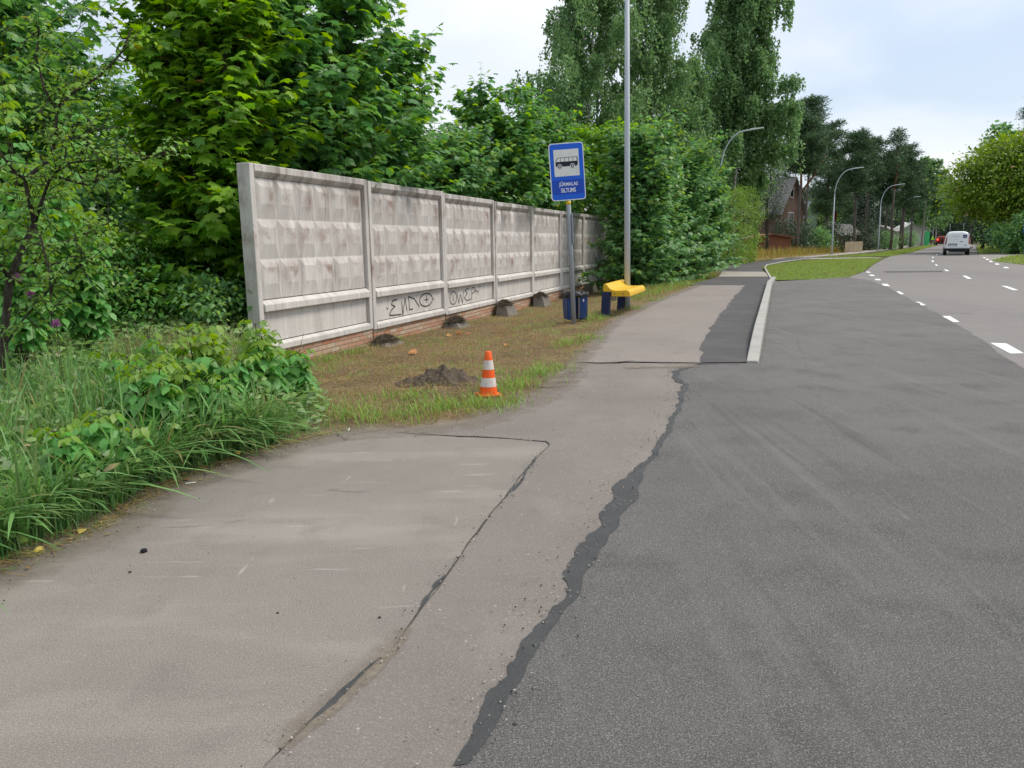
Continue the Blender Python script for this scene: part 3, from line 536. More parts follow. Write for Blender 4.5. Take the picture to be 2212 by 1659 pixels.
# lip of the joint
KD = np.array([.347, 1.0]) / math.hypot(.347, 1.0); KN = np.array([KD[1], -KD[0]])
K0 = G(1612, 785)[:2]; K1 = G(1657, 618)[:2]; K2 = G(1668, 600)[:2]
ROAD_EDGE = gp((2290, 852), (2212, 800), (2130, 742), (2050, 690), (1990, 660), (1920, 622), (1880, 606), (1832, 599))
jroad = jag(ROAD_EDGE, .15, .035, 6)
bay = [np.array([-.5, -3.0]), np.array([9.5, -3.0])] + jroad + [np.array(p) for p in gp((1750, 604), (1676, 608))] + [K2 + KN * .1, K1 + KN * .13, K0 + KN * .1, K0] + [np.array(p) for p in gp((1515, 786))] + jr[::-1] + [np.array([-.3, 1.2])]
sheet('asphalt', bay, 0.005, MT['asphalt'])
strip = [np.array(p) for p in gp((1515, 786))] + [K0, K1 + np.array([0, 0])] + [np.array(p) for p in gp((1610, 617))] + jr2[::-1]
sheet('asphalt_path', strip, 0.018, MT['asphalt_path'])
# bitumen seal along the broken edge
seal_r = gp((1020, 1659), (1085, 1545), (1120, 1470), (1200, 1352), (1262, 1255), (1312, 1165), (1345, 1115), (1378, 1075), (1393, 1003), (1442, 935), (1472, 868), (1488, 832), (1466, 816), (1470, 804), (1515, 788))
SR = [np.array(p) for p in seal_r]; JR = np.array(jr); td = np.gradient(JR, axis=0); kk = np.ones(9) / 9; td = np.stack([np.convolve(td[:, i], kk, 'same') for i in (0, 1)], 1); td /= np.linalg.norm(td, axis=1, keepdims=True) + 1e-9
dw = np.min([np.linalg.norm(JR - p - np.clip(((JR - p) @ (q - p)) / ((q - p) @ (q - p)), 0, 1)[:, None] * (q - p), axis=1) for p, q in zip(SR[:-1], SR[1:])], 0); dw = np.convolve(np.clip(dw, .035, .30), np.ones(15) / 15, 'same'); k = len(JR)
sm = MB(); SL = JR - np.array([.008, 0]); SRR = JR + np.array([[.96, -.28]]) * (np.clip(dw, .03, .3) * (1 + .12 * rad(9).normal(size=k)))[:, None]
for i in (0, 1): SRR[:, i] = np.convolve(np.pad(SRR[:, i], 3, 'edge'), np.ones(7) / 7, 'valid')
sm.add([(p[0], p[1], .009) for p in SL] + [(p[0], p[1], .007) for p in SRR], [(i, k + i, k + i + 1, i + 1) for i in range(k - 1)]); o = sm.build('bitumen_seal', MT['seal']); o['kind'] = 'structure'
def crack(name, pts, w, seed, m, z=.003, amp=.012):
    g = rad(seed); c = jag(pts, .06, amp * .6, seed); L = []; Rr = []; k = len(c)
    ww = w * .5 * np.clip(1 + 1.1 * np.convolve(g.normal(0, 1.6, k + 8), np.ones(9) / 9, 'valid') + g.normal(0, .18, k), .12, 2.6) * np.clip(np.minimum(np.arange(k), k - 1 - np.arange(k)) / 4, .15, 1)
    for i, p in enumerate(c):
        q = c[min(i + 1, k - 1)] - c[max(i - 1, 0)]; nn = np.array([-q[1], q[0]]) / (np.linalg.norm(q) + 1e-9)
        L.append(p + nn * ww[i]); Rr.append(p - nn * ww[i])
    mb = MB(); mb.add([(p[0], p[1], z) for p in L] + [(p[0], p[1], z) for p in Rr], [(i, i + 1, k + i + 1, k + i) for i in range(k - 1)]); o = mb.build(name, m); o['kind'] = 'structure'; return o
MT['crack'] = mat('dark_crack_filler', (0.045, 0.042, 0.04), .9, [('noise', 20, 4, .45, .7, (.09, .085, .075), .8)], mode='world')
crack('pavement_crack', gp((570, 1659), (650, 1580), (760, 1490), (860, 1390), (905, 1325), (960, 1250), (1040, 1140), (1110, 1050), (1160, 990), (1186, 962), (1180, 955), (1100, 948), (1010, 944), (900, 938)), .0065, 11, MT['crack'], .006)
crack('crack_filling', gp((905, 1322), (925, 1290), (945, 1262), (962, 1245)), .03, 12, MT['seal'], .0075)
crack('crack_filling', gp((660, 1570), (720, 1520), (790, 1450), (820, 1425)), .016, 13, MT['seal'], .0075)
crack('crack_filling', gp((1090, 1075), (1122, 1045), (1160, 985)), .014, 14, MT['seal'], .0075)
crack('frost_joint', gp((1282, 787), (1330, 786), (1365, 783), (1430, 787), (1515, 788), (1620, 787)), .014, 15, MT['crack'], .0195, .02)
crack('hairline_crack', gp((1540, 731), (1600, 726), (1640, 729)), .006, 16, MT['crack'], .0215, .02)
crack('hairline_crack', gp((1320, 727), (1400, 722), (1500, 720)), .005, 17, MT['crack'], .0195, .02)
def cover_strip(name, pts, w_in, w_out, z, m, seed, kind='stuff', label=None):
    """loose material lying along a line; 'cover' is how much of it there is across the strip"""
    c = jag(pts, .15, .01, seed); rows = [(-1, 0.0), (-.5, .7), (0, 1.0), (.5, .7), (1, 0.0)]; V = []; A = []; k = len(c)
    for s_, a in rows:
        for i, p in enumerate(c):
            q = c[min(i + 1, k - 1)] - c[max(i - 1, 0)]; nn = np.array([-q[1], q[0]]) / (np.linalg.norm(q) + 1e-9); w = w_in if s_ < 0 else w_out
            pw = p + nn * s_ * w; zg = gz(pw); V.append((*pw, z if zg > -.004 else zg + .006)); A.append(a * (0 if i in (0, k - 1) else 1))
    F = [(r * k + i, r * k + i + 1, (r + 1) * k + i + 1, (r + 1) * k + i) for r in range(4) for i in range(k - 1)]
    me = bpy.data.meshes.new(name); me.from_pydata(V, [], F); at = me.attributes.new('cover', 'FLOAT', 'POINT'); at.data.foreach_set('value', A); o = link(name, me, m); o['kind'] = kind
    if label: o['label'] = label
    return o
cover_strip('sand', EDGE_L[:15], .55, .35, .0062, MT['sand'], 20); cover_strip('sand', EDGE_L[13:], .35, .25, .0205, MT['sand'], 21)
cover_strip('sand', gp((590, 1650), (700, 1560), (800, 1470), (870, 1390), (900, 1340)), .03, .17, .0068, MT['sand'], 22)
cover_strip('sand', gp((1340, 798), (1400, 795), (1470, 795), (1520, 792)), .12, .22, .0105, MT['sand'], 23)
cover_strip('sand', [K0 + KN * .16 - KD * .3, K0 + KN * .17 + KD * .2, K1 + KN * .2], .04, .12, .0065, MT['dust'], 24)
cover_strip('dust', gp((1720, 730), (1745, 800), (1770, 870), (1830, 980), (1990, 1160), (2160, 1330), (2212, 1390)), .07, .07, .0065, MT['dust'], 25)
cover_strip('dust', gp((690, 1055), (760, 1063), (830, 1058)), .1, .1, .0065, MT['dust'], 26); cover_strip('dust', gp((330, 1140), (420, 1138), (560, 1120)), .04, .05, .0065, MT['dust'], 27)

# old road, markings, verges
road_l = gp((2290, 850), (2212, 803), (2050, 693), (1920, 625), (1880, 608), (1828, 600), (1868, 586), (1886, 572), (1908, 560), (1922, 554), (1969, 545), (2000, 536), (2027, 530))
road_r = gp((2113, 528), (2108, 533), (2110, 541), (2113, 549), (2140, 553), (2185, 562), (2260, 572), (2420, 590), (2700, 640))
rl = [np.array(p) for p in road_l]; rr_ = [np.array(p) for p in road_r]; far = G(2050, 526)[:2]
sheet('road', [np.array([9.4, -3.0])] + rl + [np.array([75, 160]), np.array([60, 215]), np.array([72, 218]), np.array([88, 160])] + rr_ + [np.array([40, 8.0]), np.array([30, -3.0])], -.006, MT['road'])
sheet('side_road', gp((2113, 549), (2160, 546.5), (2260, 541), (2260, 552), (2150, 566), (2120, 556)), -.0045, MT['gravel'])
CROP = lambda x, y: ((3200 + x * .405) / 1.8517, (850 + y * .405) / 1.8517)
DASH_L = [[(1880, 1285), (2040, 1292), (2212, 1388), (2080, 1391)], [(1367, 1022), (1480, 1022), (1578, 1079), (1455, 1078)], [(1095, 880), (1180, 881), (1243, 915), (1160, 915)], [(918, 778), (985, 779), (1030, 805), (958, 804)], [(805, 703), (860, 704), (890, 725), (828, 724)], [(733, 655), (782, 655), (805, 668), (752, 668)], [(677, 613), (718, 613), (745, 626), (697, 625)], [(652, 583), (682, 583), (702, 593), (660, 593)]]
DASH_C = [[(1985, 722), (2045, 727), (2158, 765), (2105, 766)], [(1603, 624), (1642, 624), (1698, 653), (1655, 653)], [(1420, 563), (1445, 563), (1477, 578), (1445, 577)], [(1333, 511), (1348, 511), (1364, 525), (1344, 525)], [(1301, 473), (1318, 473), (1321, 487), (1300, 487)], [(1308, 438), (1322, 437), (1316, 447), (1303, 448)], [(1346, 414), (1364, 413), (1356, 420), (1342, 421)], [(1388, 399), (1405, 397), (1399, 404), (1382, 405)]]
DASH_R = [[(2008, 537), (2050, 537), (2066, 549), (2020, 549)], [(1923, 503), (1958, 503), (1973, 514), (1932, 514)], [(1868, 477), (1895, 477), (1909, 488), (1872, 488)], [(1834, 457), (1856, 457), (1870, 467), (1838, 467)], [(1808, 442), (1826, 442), (1838, 450), (1812, 450)]]
for lst, grp, lab in ((DASH_L, 'block markings at the bus bay', 'white block marking between the dark bus bay and the grey road'), (DASH_C, 'centre line dashes', 'white centre line dash on the grey road'), (DASH_R, 'block markings at the side road', 'white block marking across the mouth of the side road')):
    for q in lst:
        pts = [G(*CROP(*p))[:2] for p in q]; c = np.mean(pts, 0); mb = MB(); mb.add([(p[0] - c[0], p[1] - c[1], 0) for p in pts], [(3, 2, 1, 0)]); o = mb.build('road_marking', MT['line']); o.location = (c[0], c[1], -.002)
        o['kind'] = 'structure'; o['group'] = grp; o['label'] = lab
sheet('road_patch', jag([G(*CROP(*q))[:2] for q in ((832, 578), (1130, 576), (1410, 574), (1428, 588), (1130, 591), (835, 593), (832, 578))], .5, .12, 31), -.0025, MT['asphalt_path'])
crack('road_seam', [G(*CROP(1290, 990))[:2], G(*CROP(1500, 992))[:2], G(*CROP(1720, 996))[:2]], .02, 32, MT['crack'], -.0025, .02)
LAWN = gp((1645, 577), (1660, 588), (1672, 606), (1750, 604), (1832, 599), (1866, 586), (1884, 572), (1906, 560), (1880, 557.5), (1800, 560), (1730, 563.5), (1680, 570))
sheet('lawn', jag(LAWN + [LAWN[0]], .4, .06, 33), .006, MT['lawn'])
LAWN2 = gp((1760, 556), (1800, 553.5), (1880, 549), (1960, 538), (2015, 529.5), (2027, 530), (2000, 536.5), (1969, 545.5), (1922, 554), (1880, 554.5))
sheet('lawn', LAWN2, .006, MT['lawn'])
LAWN3 = gp((2114, 549), (2150, 546), (2260, 540), (2300, 529), (2200, 527), (2118, 528.5), (2109, 533))
sheet('lawn', LAWN3, .006, MT['lawn'])
LAWN4 = gp((2140, 563), (2180, 553), (2300, 545), (2600, 600), (2300, 582), (2212, 572))
sheet('lawn', LAWN4, .006, MT['lawn'])
C1 = lambda x, y: ((2400 + x * .452) / 1.8517, (1000 + y * .452) / 1.8517)
sheet('asphalt_path', [np.array(G(*C1(*p))[:2]) for p in ((780, 316), (1500, 316), (1524, 243), (1050, 242))], .0165, MT['asphalt_path'])
sheet('pavement_slab', [np.array(G(*C1(*p))[:2]) for p in ((1050, 240), (1522, 240), (1450, 196), (1080, 194))], .019, MT['slab'])
sheet('asphalt_path', [np.array(G(*C1(*p))[:2]) for p in ((1080, 193), (1438, 195), (1432, 155), (1600, 118), (1760, 92), (1905, 66), (1680, 66), (1500, 96), (1280, 122), (1100, 146))], .014, MT['asphalt_path'])
sheet('footpath', gp((1663, 561.5), (1700, 559), (1745, 556.5), (1800, 552.5), (1860, 547), (1910, 541), (1960, 534), (1985, 530), (1965, 530), (1900, 538), (1850, 543.5), (1800, 548.5), (1740, 554), (1680, 558.5)), .012, MT['slab'])
sheet('footpath', gp((1745, 557.4), (1800, 556.8), (1880, 555.6), (1912, 557.8), (1880, 558.4), (1800, 559.2), (1700, 561.5)), .010, MT['slab'])
MEADOW = gp((1560, 572), (1600, 566), (1650, 561), (1740, 553), (1800, 547), (1850, 542), (1850, 532), (1750, 533), (1560, 535), (1450, 545))
sheet('meadow', MEADOW, -.012, MT['meadow'])

# kerb: each stone is a piece of its own; the first ramps up from the ground
kl = np.linalg.norm(K1 - K0); ns = 11
def kerb_stone(a, b, h0, h1, w=.15):
    d = (b - a) / np.linalg.norm(b - a); n = np.array([d[1], -d[0]]); e = d * .004; a2, b2 = a + e, b - e; c = (a2 + b2) / 2
    f = lambda p, off, z: (p[0] + n[0] * off - c[0], p[1] + n[1] * off - c[1], z)
    mb = MB(); mb.hexa([f(a2, 0, -.1), f(a2, w, -.1), f(b2, w, -.1), f(b2, 0, -.1)], [f(a2, 0, h0), f(a2, w - .015, h0), f(b2, w - .015, h1), f(b2, 0, h1)])
    o = mb.build('kerb_stone', MT['kerb'], None, .012); o.location = (c[0], c[1], 0); o['kind'] = 'structure'; o['group'] = 'kerb stones along the bus bay'; return o
for i in range(ns):
    t0, t1 = i / ns, (i + 1) / ns; a, b = K0 + (K1 - K0) * t0, K0 + (K1 - K0) * t1
    hh = lambda t: .035 + .12 * min(1, t * ns / 1.6)
    o = kerb_stone(a, b, hh(t0), hh(t1)); o['label'] = 'pale concrete kerb stone in the row beside the dark bus bay' if i else 'ramped end kerb stone, nearest of the pale kerb row'
kerb_stone(K1, K2, .15, .04)['label'] = 'dropped kerb stone at the far end of the kerb row'
ke = gp((1663, 604), (1655, 589), (1650, 580), (1655, 573), (1690, 566), (1740, 559.5))
for a, b in zip(ke[:-1], ke[1:]): kerb_stone(np.array(a), np.array(b), .05, .05, .1)['label'] = 'low pale edging stone between the dark path and the lawn'

# ------------------------------------------------------------------ concrete fence
def keep_behind(P):
    a, b = fence_local(P); inside = (a > -.02) & (a < NP * PL) & (b < .26) & (P[:, 2] < 2.55); front = (a > .3) & (b < np.where(P[:, 2] > 2.5, -.7, -.4)) & (a < NP * PL - 4.5)
    return ~(inside | front)
def panel_mesh(end=False):
    mb = MB(); x0, x1, H = .006, 3.144, 2.53; th = .20 if end else .16
    mb.box(x0, .11, 0, th, 0, H); mb.box(3.04, x1, 0, th, 0, H)
    mb.hexa([(.11, .055, 2.36), (3.04, .055, 2.36), (3.04, th - .004, 2.36), (.11, th - .004, 2.36)], [(.11, -.006, 2.425), (3.04, -.006, 2.425), (3.04, th - .002, 2.425), (.11, th - .002, 2.425)])
    mb.box(.11, 3.04, -.006, th - .002, 2.425, H - .003)
    mb.hexa([(.11, -.025, .56), (3.04, -.025, .56), (3.04, .11, .56), (.11, .11, .56)], [(.11, -.025, .66), (3.04, -.025, .66), (3.04, .06, .72), (.11, .06, .72)])
    mb.hexa([(.11, -.01, .003), (3.04, -.01, .003), (3.04, .12, .003), (.11, .12, .003)], [(.11, -.01, .09), (3.04, -.01, .09), (3.04, .06, .13), (.11, .06, .13)])
    mb.box(.11, 3.04, .06, .13, .13, .56); mb.box(.11, 3.04, .064, .13, .72, 2.36)
    zs = np.linspace(.73, 2.355, 4); xs = np.linspace(.15, 3.0, 7)
    for i in range(6):
        for j in range(3):
            a, b, c, d = xs[i] + .004, xs[i + 1] - .004, zs[j] + .004, zs[j + 1] - .004; y0, y1 = .064, .030
            xi0, xi1, zi0, zi1 = a + .10, b - .10, c + .20, d - .11
            v = [(a, y0, c), (b, y0, c), (b, y0, d), (a, y0, d), (xi0, y1, zi0), (xi1, y1, zi0), (xi1, y1, zi1), (xi0, y1, zi1), (a, .07, c), (b, .07, c), (b, .07, d), (a, .07, d)]
            mb.add(v, [(4, 5, 6, 7), (0, 1, 5, 4), (1, 2, 6, 5), (2, 3, 7, 6), (3, 0, 4, 7)])
    return mb
def stroke(mb, pts, w, y):
    for (x0, z0), (x1, z1) in zip(pts[:-1], pts[1:]):
        d = np.array([x1 - x0, z1 - z0]); L = np.linalg.norm(d) + 1e-9; n = np.array([-d[1], d[0]]) / L * w; e = d / L * w * .5
        mb.add([(x0 - e[0] - n[0], y, z0 - e[1] - n[1]), (x1 + e[0] - n[0], y, z1 + e[1] - n[1]), (x1 + e[0] + n[0], y, z1 + e[1] + n[1]), (x0 - e[0] + n[0], y, z0 - e[1] + n[1])], [(0, 1, 2, 3)])
MT['spray'] = mat('black_spray_paint', (0.02, 0.02, 0.024), .8, [('noise', 40, 3, .55, .75, (.2, .19, .19), .6)])
circ = lambda cx, cy, rx, ry, n=20: [(cx + rx * math.cos(2 * math.pi * i / n), cy + ry * math.sin(2 * math.pi * i / n)) for i in range(n + 1)]
GR = {1: (lambda x, y: (.22 + (x - 1240) / 545 * 2.75, .16 + (1515 - y) / 140 * .36),
      [[(1314, 1446), (1319, 1456)], [(1395, 1398), (1360, 1403), (1350, 1430), (1378, 1445), (1345, 1468), (1332, 1503), (1380, 1508), (1425, 1512)], [(1432, 1420), (1437, 1520), (1460, 1398), (1472, 1492)], [(1522, 1488), (1495, 1490), (1490, 1390), (1540, 1415), (1580, 1480)], circ(1645, 1437, 60, 50), [(1630, 1437), (1664, 1435)], [(1648, 1405), (1650, 1458)], [(1716, 1436), (1720, 1446)]]),
      2: (lambda x, y: (.2 + (x - 1812) / 365 * 2.75, .16 + (1435 - y) / 115 * .36),
      [circ(1856, 1382, 26, 44), [(1853, 1350), (1857, 1402)], [(1885, 1345), (1896, 1425), (1912, 1365), (1926, 1432), (1937, 1342)], [(1978, 1330), (1948, 1345), (1966, 1368), (1942, 1395), (1962, 1420), (1990, 1412)], [(2000, 1422), (2006, 1335), (2026, 1330), (2032, 1358), (2006, 1376)], [(2030, 1380), (2040, 1352), (2050, 1372), (2062, 1358), (2056, 1392)], [(2070, 1328), (2072, 1336)], [(2081, 1324), (2083, 1332)]])}
me_std = None
ORD = ['first', 'second', 'third', 'fourth', 'fifth', 'sixth', 'seventh', 'eighth']
for i in range(NP):
    p = F0 + FD * PL * i; zb = (.0, -.02, -.05, -.08, -.10, -.10, -.10, -.10)[i]
    if i < 2:
        o = panel_mesh(i == 0).build('concrete_fence_panel', MT['fence'], None, .012)
        if i == 1: me_std = o
    else:
        o = me_std.copy(); COL.objects.link(o)
    o.location = (p[0], p[1], zb); o.rotation_euler = (0, 0, FANG + (.004, -.003, .005, -.004, .003, 0, .002, 0)[i])
    ex = {0: 'nearest concrete fence panel with three rows of stained facets and the bare fence end', 1: 'second concrete fence panel, black graffiti ending in a circled cross below its ledge', 2: 'third concrete fence panel with OWEP graffiti, dark stain under its coping'}
    tag(o, ex.get(i, 'weathered grey concrete fence panel, %s along the fence from its near end' % ORD[i]), 'fence panel', 'concrete fence panels')
    if i in GR:
        f, ss = GR[i]; mb = MB()
        for k, s_ in enumerate(ss): stroke(mb, [f(*q) for q in s_], .011 if i == 1 else .010, .0565 - .0002 * k)
        gq = mb.build('graffiti', MT['spray'], o)
    # brick plinth under the panel
    mb = MB(); mb.box(.02, PL - .02, .03, .2, -.6, zb - .004); b = mb.build('brick_plinth', MT['brick'], None, .004); b.location = (p[0], p[1], 0); b.rotation_euler = (0, 0, FANG)
    tag(b, 'low course of worn sandy and orange bricks under the %s fence panel' % ORD[i], 'brick plinth', 'brick plinths under the fence')
# footings and the dead grass heaped on them
def rough(o, s, seed, sc_=6):
    me = o.data; g = rad(seed); n = len(me.vertices); co = np.zeros(n * 3, np.float32); me.vertices.foreach_get('co', co); co = co.reshape(-1, 3); co += g.normal(0, s, co.shape); me.vertices.foreach_set('co', co.ravel().astype(np.float32)); me.update()
for i in range(1, 7):
    p = F0 + FD * PL * i - FN * .20; h = (.05, .10, .25, .26, .27, .30)[i - 1]; w = .36; zg_ = gz(p)
    mb = MB(); mb.hexa([(-w, -.26, -.06), (w, -.26, -.06), (w, .12, -.06), (-w, .12, -.06)], [(-w * .72, -.16, h), (w * .72, -.16, h), (w * .72, .12, h), (-w * .72, .12, h)])
    o = mb.build('fence_footing', MT['footing'], None, .02); rough(o, .012, 40 + i); o.location = (p[0], p[1], zg_); o.rotation_euler = (0, 0, FANG)
    tag(o, 'rough grey concrete footing block at the %s joint of the fence' % ORD[i - 1], 'concrete block', 'footing blocks along the fence')
    if i in (1, 2, 3, 4):
        g = rad(50 + i); n = 1500; a = g.uniform(0, 6.28, n); q = g.random(n) ** .55; hh = (1 - q * q) * (.15 if i > 1 else .11) * g.uniform(.4, 1, n)
        Pp = np.stack([np.cos(a) * q * .3, np.sin(a) * q * .17, hh + .01], 1); a2 = a + g.normal(1.2, .8, n); Y = np.stack([np.cos(a2), np.sin(a2), -.3 + 0 * a], 1) + jit(g, n, .25); L = Leaves(); L.add(Pp, Y, UP + jit(g, n, .5), g.uniform(.06, .17, n), g.integers(0, 3, n))
        c = L.build('dead_grass_heap', 'strand', [mat('grey_dead_grass_%d' % i, (.10, .085, .065), .95), mat('brown_dead_grass_%d' % i, (.16, .13, .085), .95), mat('dark_dead_grass_%d' % i, (.055, .046, .036), .95)])
        c.location = (p[0], p[1], h + zg_); c.rotation_euler = (0, 0, FANG); tag(c, 'small heap of dead grass on the footing at the %s fence joint' % ORD[i - 1], 'dead grass', 'dead grass heaps on footings')


# ------------------------------------------------------------------ bus stop sign
def rrect(w, h, r, n=6):
    o = []
    for cx, cz, a0 in ((w / 2 - r, h / 2 - r, 0), (-w / 2 + r, h / 2 - r, 90), (-w / 2 + r, -h / 2 + r, 180), (w / 2 - r, -h / 2 + r, 270)):
        for k in range(n + 1): a = R(a0 + 90 * k / n); o.append((cx + r * math.cos(a), cz + r * math.sin(a)))
    return o
def plate(mb, outline, y0, y1, m=0, dx=0, dz=0):
    n = len(outline); mb.add([(x + dx, y0, z + dz) for x, z in outline] + [(x + dx, y1, z + dz) for x, z in outline], [tuple(range(n))[::-1], tuple(range(n, 2 * n))] + [(i, (i + 1) % n, n + (i + 1) % n, n + i) for i in range(n)], m)
MT['galv'] = mat('galvanised_steel', (0.30, 0.335, 0.38), .6, [('noise', (6, 6, 2), 5, .4, .7, (.22, .245, .28), .8), ('noise', 70, 3, .5, .6, (.36, .39, .42), .5)], spec=.35)
MT['blue'] = mat('blue_reflective_sheet', (0.0, 0.105, 0.64), .42, [('noise', 5, 4, .5, .8, (.005, .11, .60), .6)], spec=.4)
MT['blue_dark'] = mat('darker_blue_sheet', (0.0, 0.055, 0.44), .42, spec=.4)
MT['white'] = mat('white_reflective_sheet', (0.70, 0.72, 0.70), .5, [('noise', (9, 9, 4), 5, .5, .75, (.56, .58, .55), .7)])
MT['whiteline'] = mat('white_sign_border', (0.78, 0.80, 0.80), .5)
MT['navy'] = mat('near_black_pictogram', (0.012, 0.012, 0.03), .5)
MT['yellow_tape'] = mat('yellow_tape', (0.72, 0.50, 0.02), .5)
sg = empty('bus_stop_sign', tuple(Gs(1240, 699))); sg.rotation_euler = (0, R(-2.7), 0); tag(sg, 'blue bus stop sign with bus pictogram and white lettering on a leaning grey pole', 'bus stop sign')
mb = MB(); mb.tube([(0, 0, -.1), (0, 0, 3.2)], .042, 16); mb.build('pole', MT['galv'], sg, smooth=True)
mb = MB(); mb.tube([(0, 0, 2.135), (0, 0, 2.195)], .0445, 16); mb.build('yellow_band', MT['yellow_tape'], sg, smooth=True)
ZB = 2.70
bd = empty('sign_board', (.0, -.06, ZB)); bd.parent = sg; bd.rotation_euler = (0, R(-1.0), R(2))
W, Hh = .612, .985
mb = MB(); plate(mb, rrect(W, Hh, .055), -.004, .010); mb.build('border', MT['whiteline'], bd)
mb = MB(); plate(mb, rrect(W - .03, Hh - .03, .045), -.0065, -.003); mb.build('blue_face', MT['blue'], bd)
mb = MB(); plate(mb, [(-.275, -.385), (.275, -.385), (.275, -.138), (-.275, -.138)], -.0085, -.006); mb.build('name_panel', MT['blue_dark'], bd)
mb = MB(); plate(mb, [(-.225, -.075), (.217, -.075), (.217, .382), (-.225, .382)], -.0085, -.006); mb.build('pictogram_panel', MT['white'], bd)
bx = lambda x, y: ((x - 548) * .000713 - .004, .153 - (y - 633) * .000713)
pic = MB(); wh = MB()
plate(pic, [bx(*q) for q in ((275, 600), (322, 505), (335, 500), (812, 500), (826, 512), (826, 690), (790, 719), (300, 719), (278, 705))], -.0105, -.008)
def disc(mb, cx, cy, r, y0, y1): plate(mb, [bx(cx + r * math.cos(2 * math.pi * k / 28), cy + r * math.sin(2 * math.pi * k / 28)) for k in range(28)], y0, y1)
for q in ([(290, 602), (395, 602), (397, 513), (337, 513)], [(408, 602), (500, 602), (500, 513), (408, 513)], [(511, 602), (602, 602), (602, 513), (511, 513)], [(613, 602), (702, 602), (702, 513), (613, 513)], [(713, 602), (803, 602), (803, 513), (713, 513)]): plate(wh, [bx(*p) for p in q], -.0125, -.010)
for cx in (375, 690): disc(wh, cx, 717, 60, -.0125, -.010); disc(pic, cx, 717, 44, -.0145, -.012); disc(wh, cx, 717, 21, -.0165, -.014)
pic.build('bus_silhouette', MT['navy'], bd); wh.build('bus_windows_and_wheels', MT['white'], bd)
def text(name, s, parent, cx, cz, width, height, y, m):
    cu = bpy.data.curves.new(name, 'FONT'); cu.body = s; cu.offset = .012; cu.extrude = .004; to = bpy.data.objects.new(name, cu); COL.objects.link(to)
    dg = bpy.context.evaluated_depsgraph_get(); me = bpy.data.meshes.new_from_object(to.evaluated_get(dg)); bpy.data.objects.remove(to); bpy.data.curves.remove(cu)
    n = len(me.vertices); co = np.zeros(n * 3, np.float32); me.vertices.foreach_get('co', co); co = co.reshape(-1, 3); lo, hi = co.min(0), co.max(0); out = np.zeros_like(co)
    out[:, 0] = ((co[:, 0] - lo[0]) / (hi[0] - lo[0]) - .5) * width + cx; out[:, 2] = ((co[:, 1] - lo[1]) / (hi[1] - lo[1]) - .5) * height + cz; out[:, 1] = y - co[:, 2] * .3
    me.vertices.foreach_set('co', out.ravel()); me.update(); me.materials.clear(); return link(name, me, m, parent)
text('lettering', 'J\u016aRMALAS', bd, .006, -.212, .335, .100, -.0095, MT['whiteline']); text('lettering', 'SILTUMS', bd, .0, -.316, .262, .076, -.0095, MT['whiteline'])
for k, z in enumerate((1.85, 1.57)):
    mb = MB(); mb.box(.040, .062, -.06, .13, z - .13, z + .13); mb.box(.030, .042, -.02, .02, z - .02, z + .02); o = mb.build('timetable_plate', MT['galv'], sg, .003)

# ------------------------------------------------------------------ litter bin
MT['navyplastic'] = mat('dark_blue_plastic', (0.010, 0.045, 0.17), .5, [('noise', 6, 5, .5, .75, (.03, .06, .16), .6), ('noise', (9, 9, 3), 4, .6, .75, (.10, .11, .13), .5)], spec=.4)
MT['bag'] = mat('black_bin_bag', (0.012, 0.012, 0.014), .3, bump=(30, .5, .02), spec=.5)
MT['wood_grey'] = mat('grey_wood', (0.18, 0.155, 0.13), .9, [('noise', (20, 20, 2), 4, .45, .7, (.11, .095, .08), .8)])
pb = Gs(1242, 697); bn = empty('litter_bin', (pb[0] + .02, pb[1] + .28, gz(pb)), R(14)); tag(bn, 'dark blue litter bin with a black bag over its rim, behind the sign pole', 'litter bin')
mb = MB(); b0, b1 = .165, .20
for s in (-1, 1): mb.hexa([(s * .10 - .085, -.13, .04), (s * .10 + .085, -.13, .04), (s * .10 + .085, .13, .04), (s * .10 - .085, .13, .04)], [(s * .108 - .10, -.16, .50), (s * .108 + .10, -.16, .50), (s * .108 + .10, .16, .50), (s * .108 - .10, .16, .50)])
mb.build('body', MT['navyplastic'], bn, .02)
g = rad(5); mb = MB(); n = 40; rings = []
for k, (e, z) in enumerate(((0.0, .455), (.014, .46), (.022, .50), (.018, .535), (.004, .55), (-.03, .53), (-.04, .45))):
    for j in range(n):
        a = 2 * math.pi * j / n; c, s_ = math.cos(a), math.sin(a); q = (abs(c) ** 6 + abs(s_) ** 6) ** (-1 / 6); jz = g.normal(0, .009); rings.append((c * q * (.212 + e) + g.normal(0, .006), s_ * q * (.165 + e) + g.normal(0, .006), z + jz))
mb.add(rings, [(k * n + j, k * n + (j + 1) % n, (k + 1) * n + (j + 1) % n, (k + 1) * n + j) for k in range(6) for j in range(n)] + [tuple(6 * n + j for j in range(n))]); mb.build('bin_bag', MT['bag'], bn)
mb = MB(); mb.box(.005, .035, -.185, -.162, .08, .46); mb.build('support_post', MT['wood_grey'], bn, .004); mb = MB(); mb.box(.205, .225, -.10, .10, .03, .45); mb.build('support_post', MT['wood_grey'], bn, .004)
mb = MB(); plate(mb, rrect(.022, .05, .009), -.166, -.158, 0, .115, .40); mb.build('sticker', MT['white'], bn)

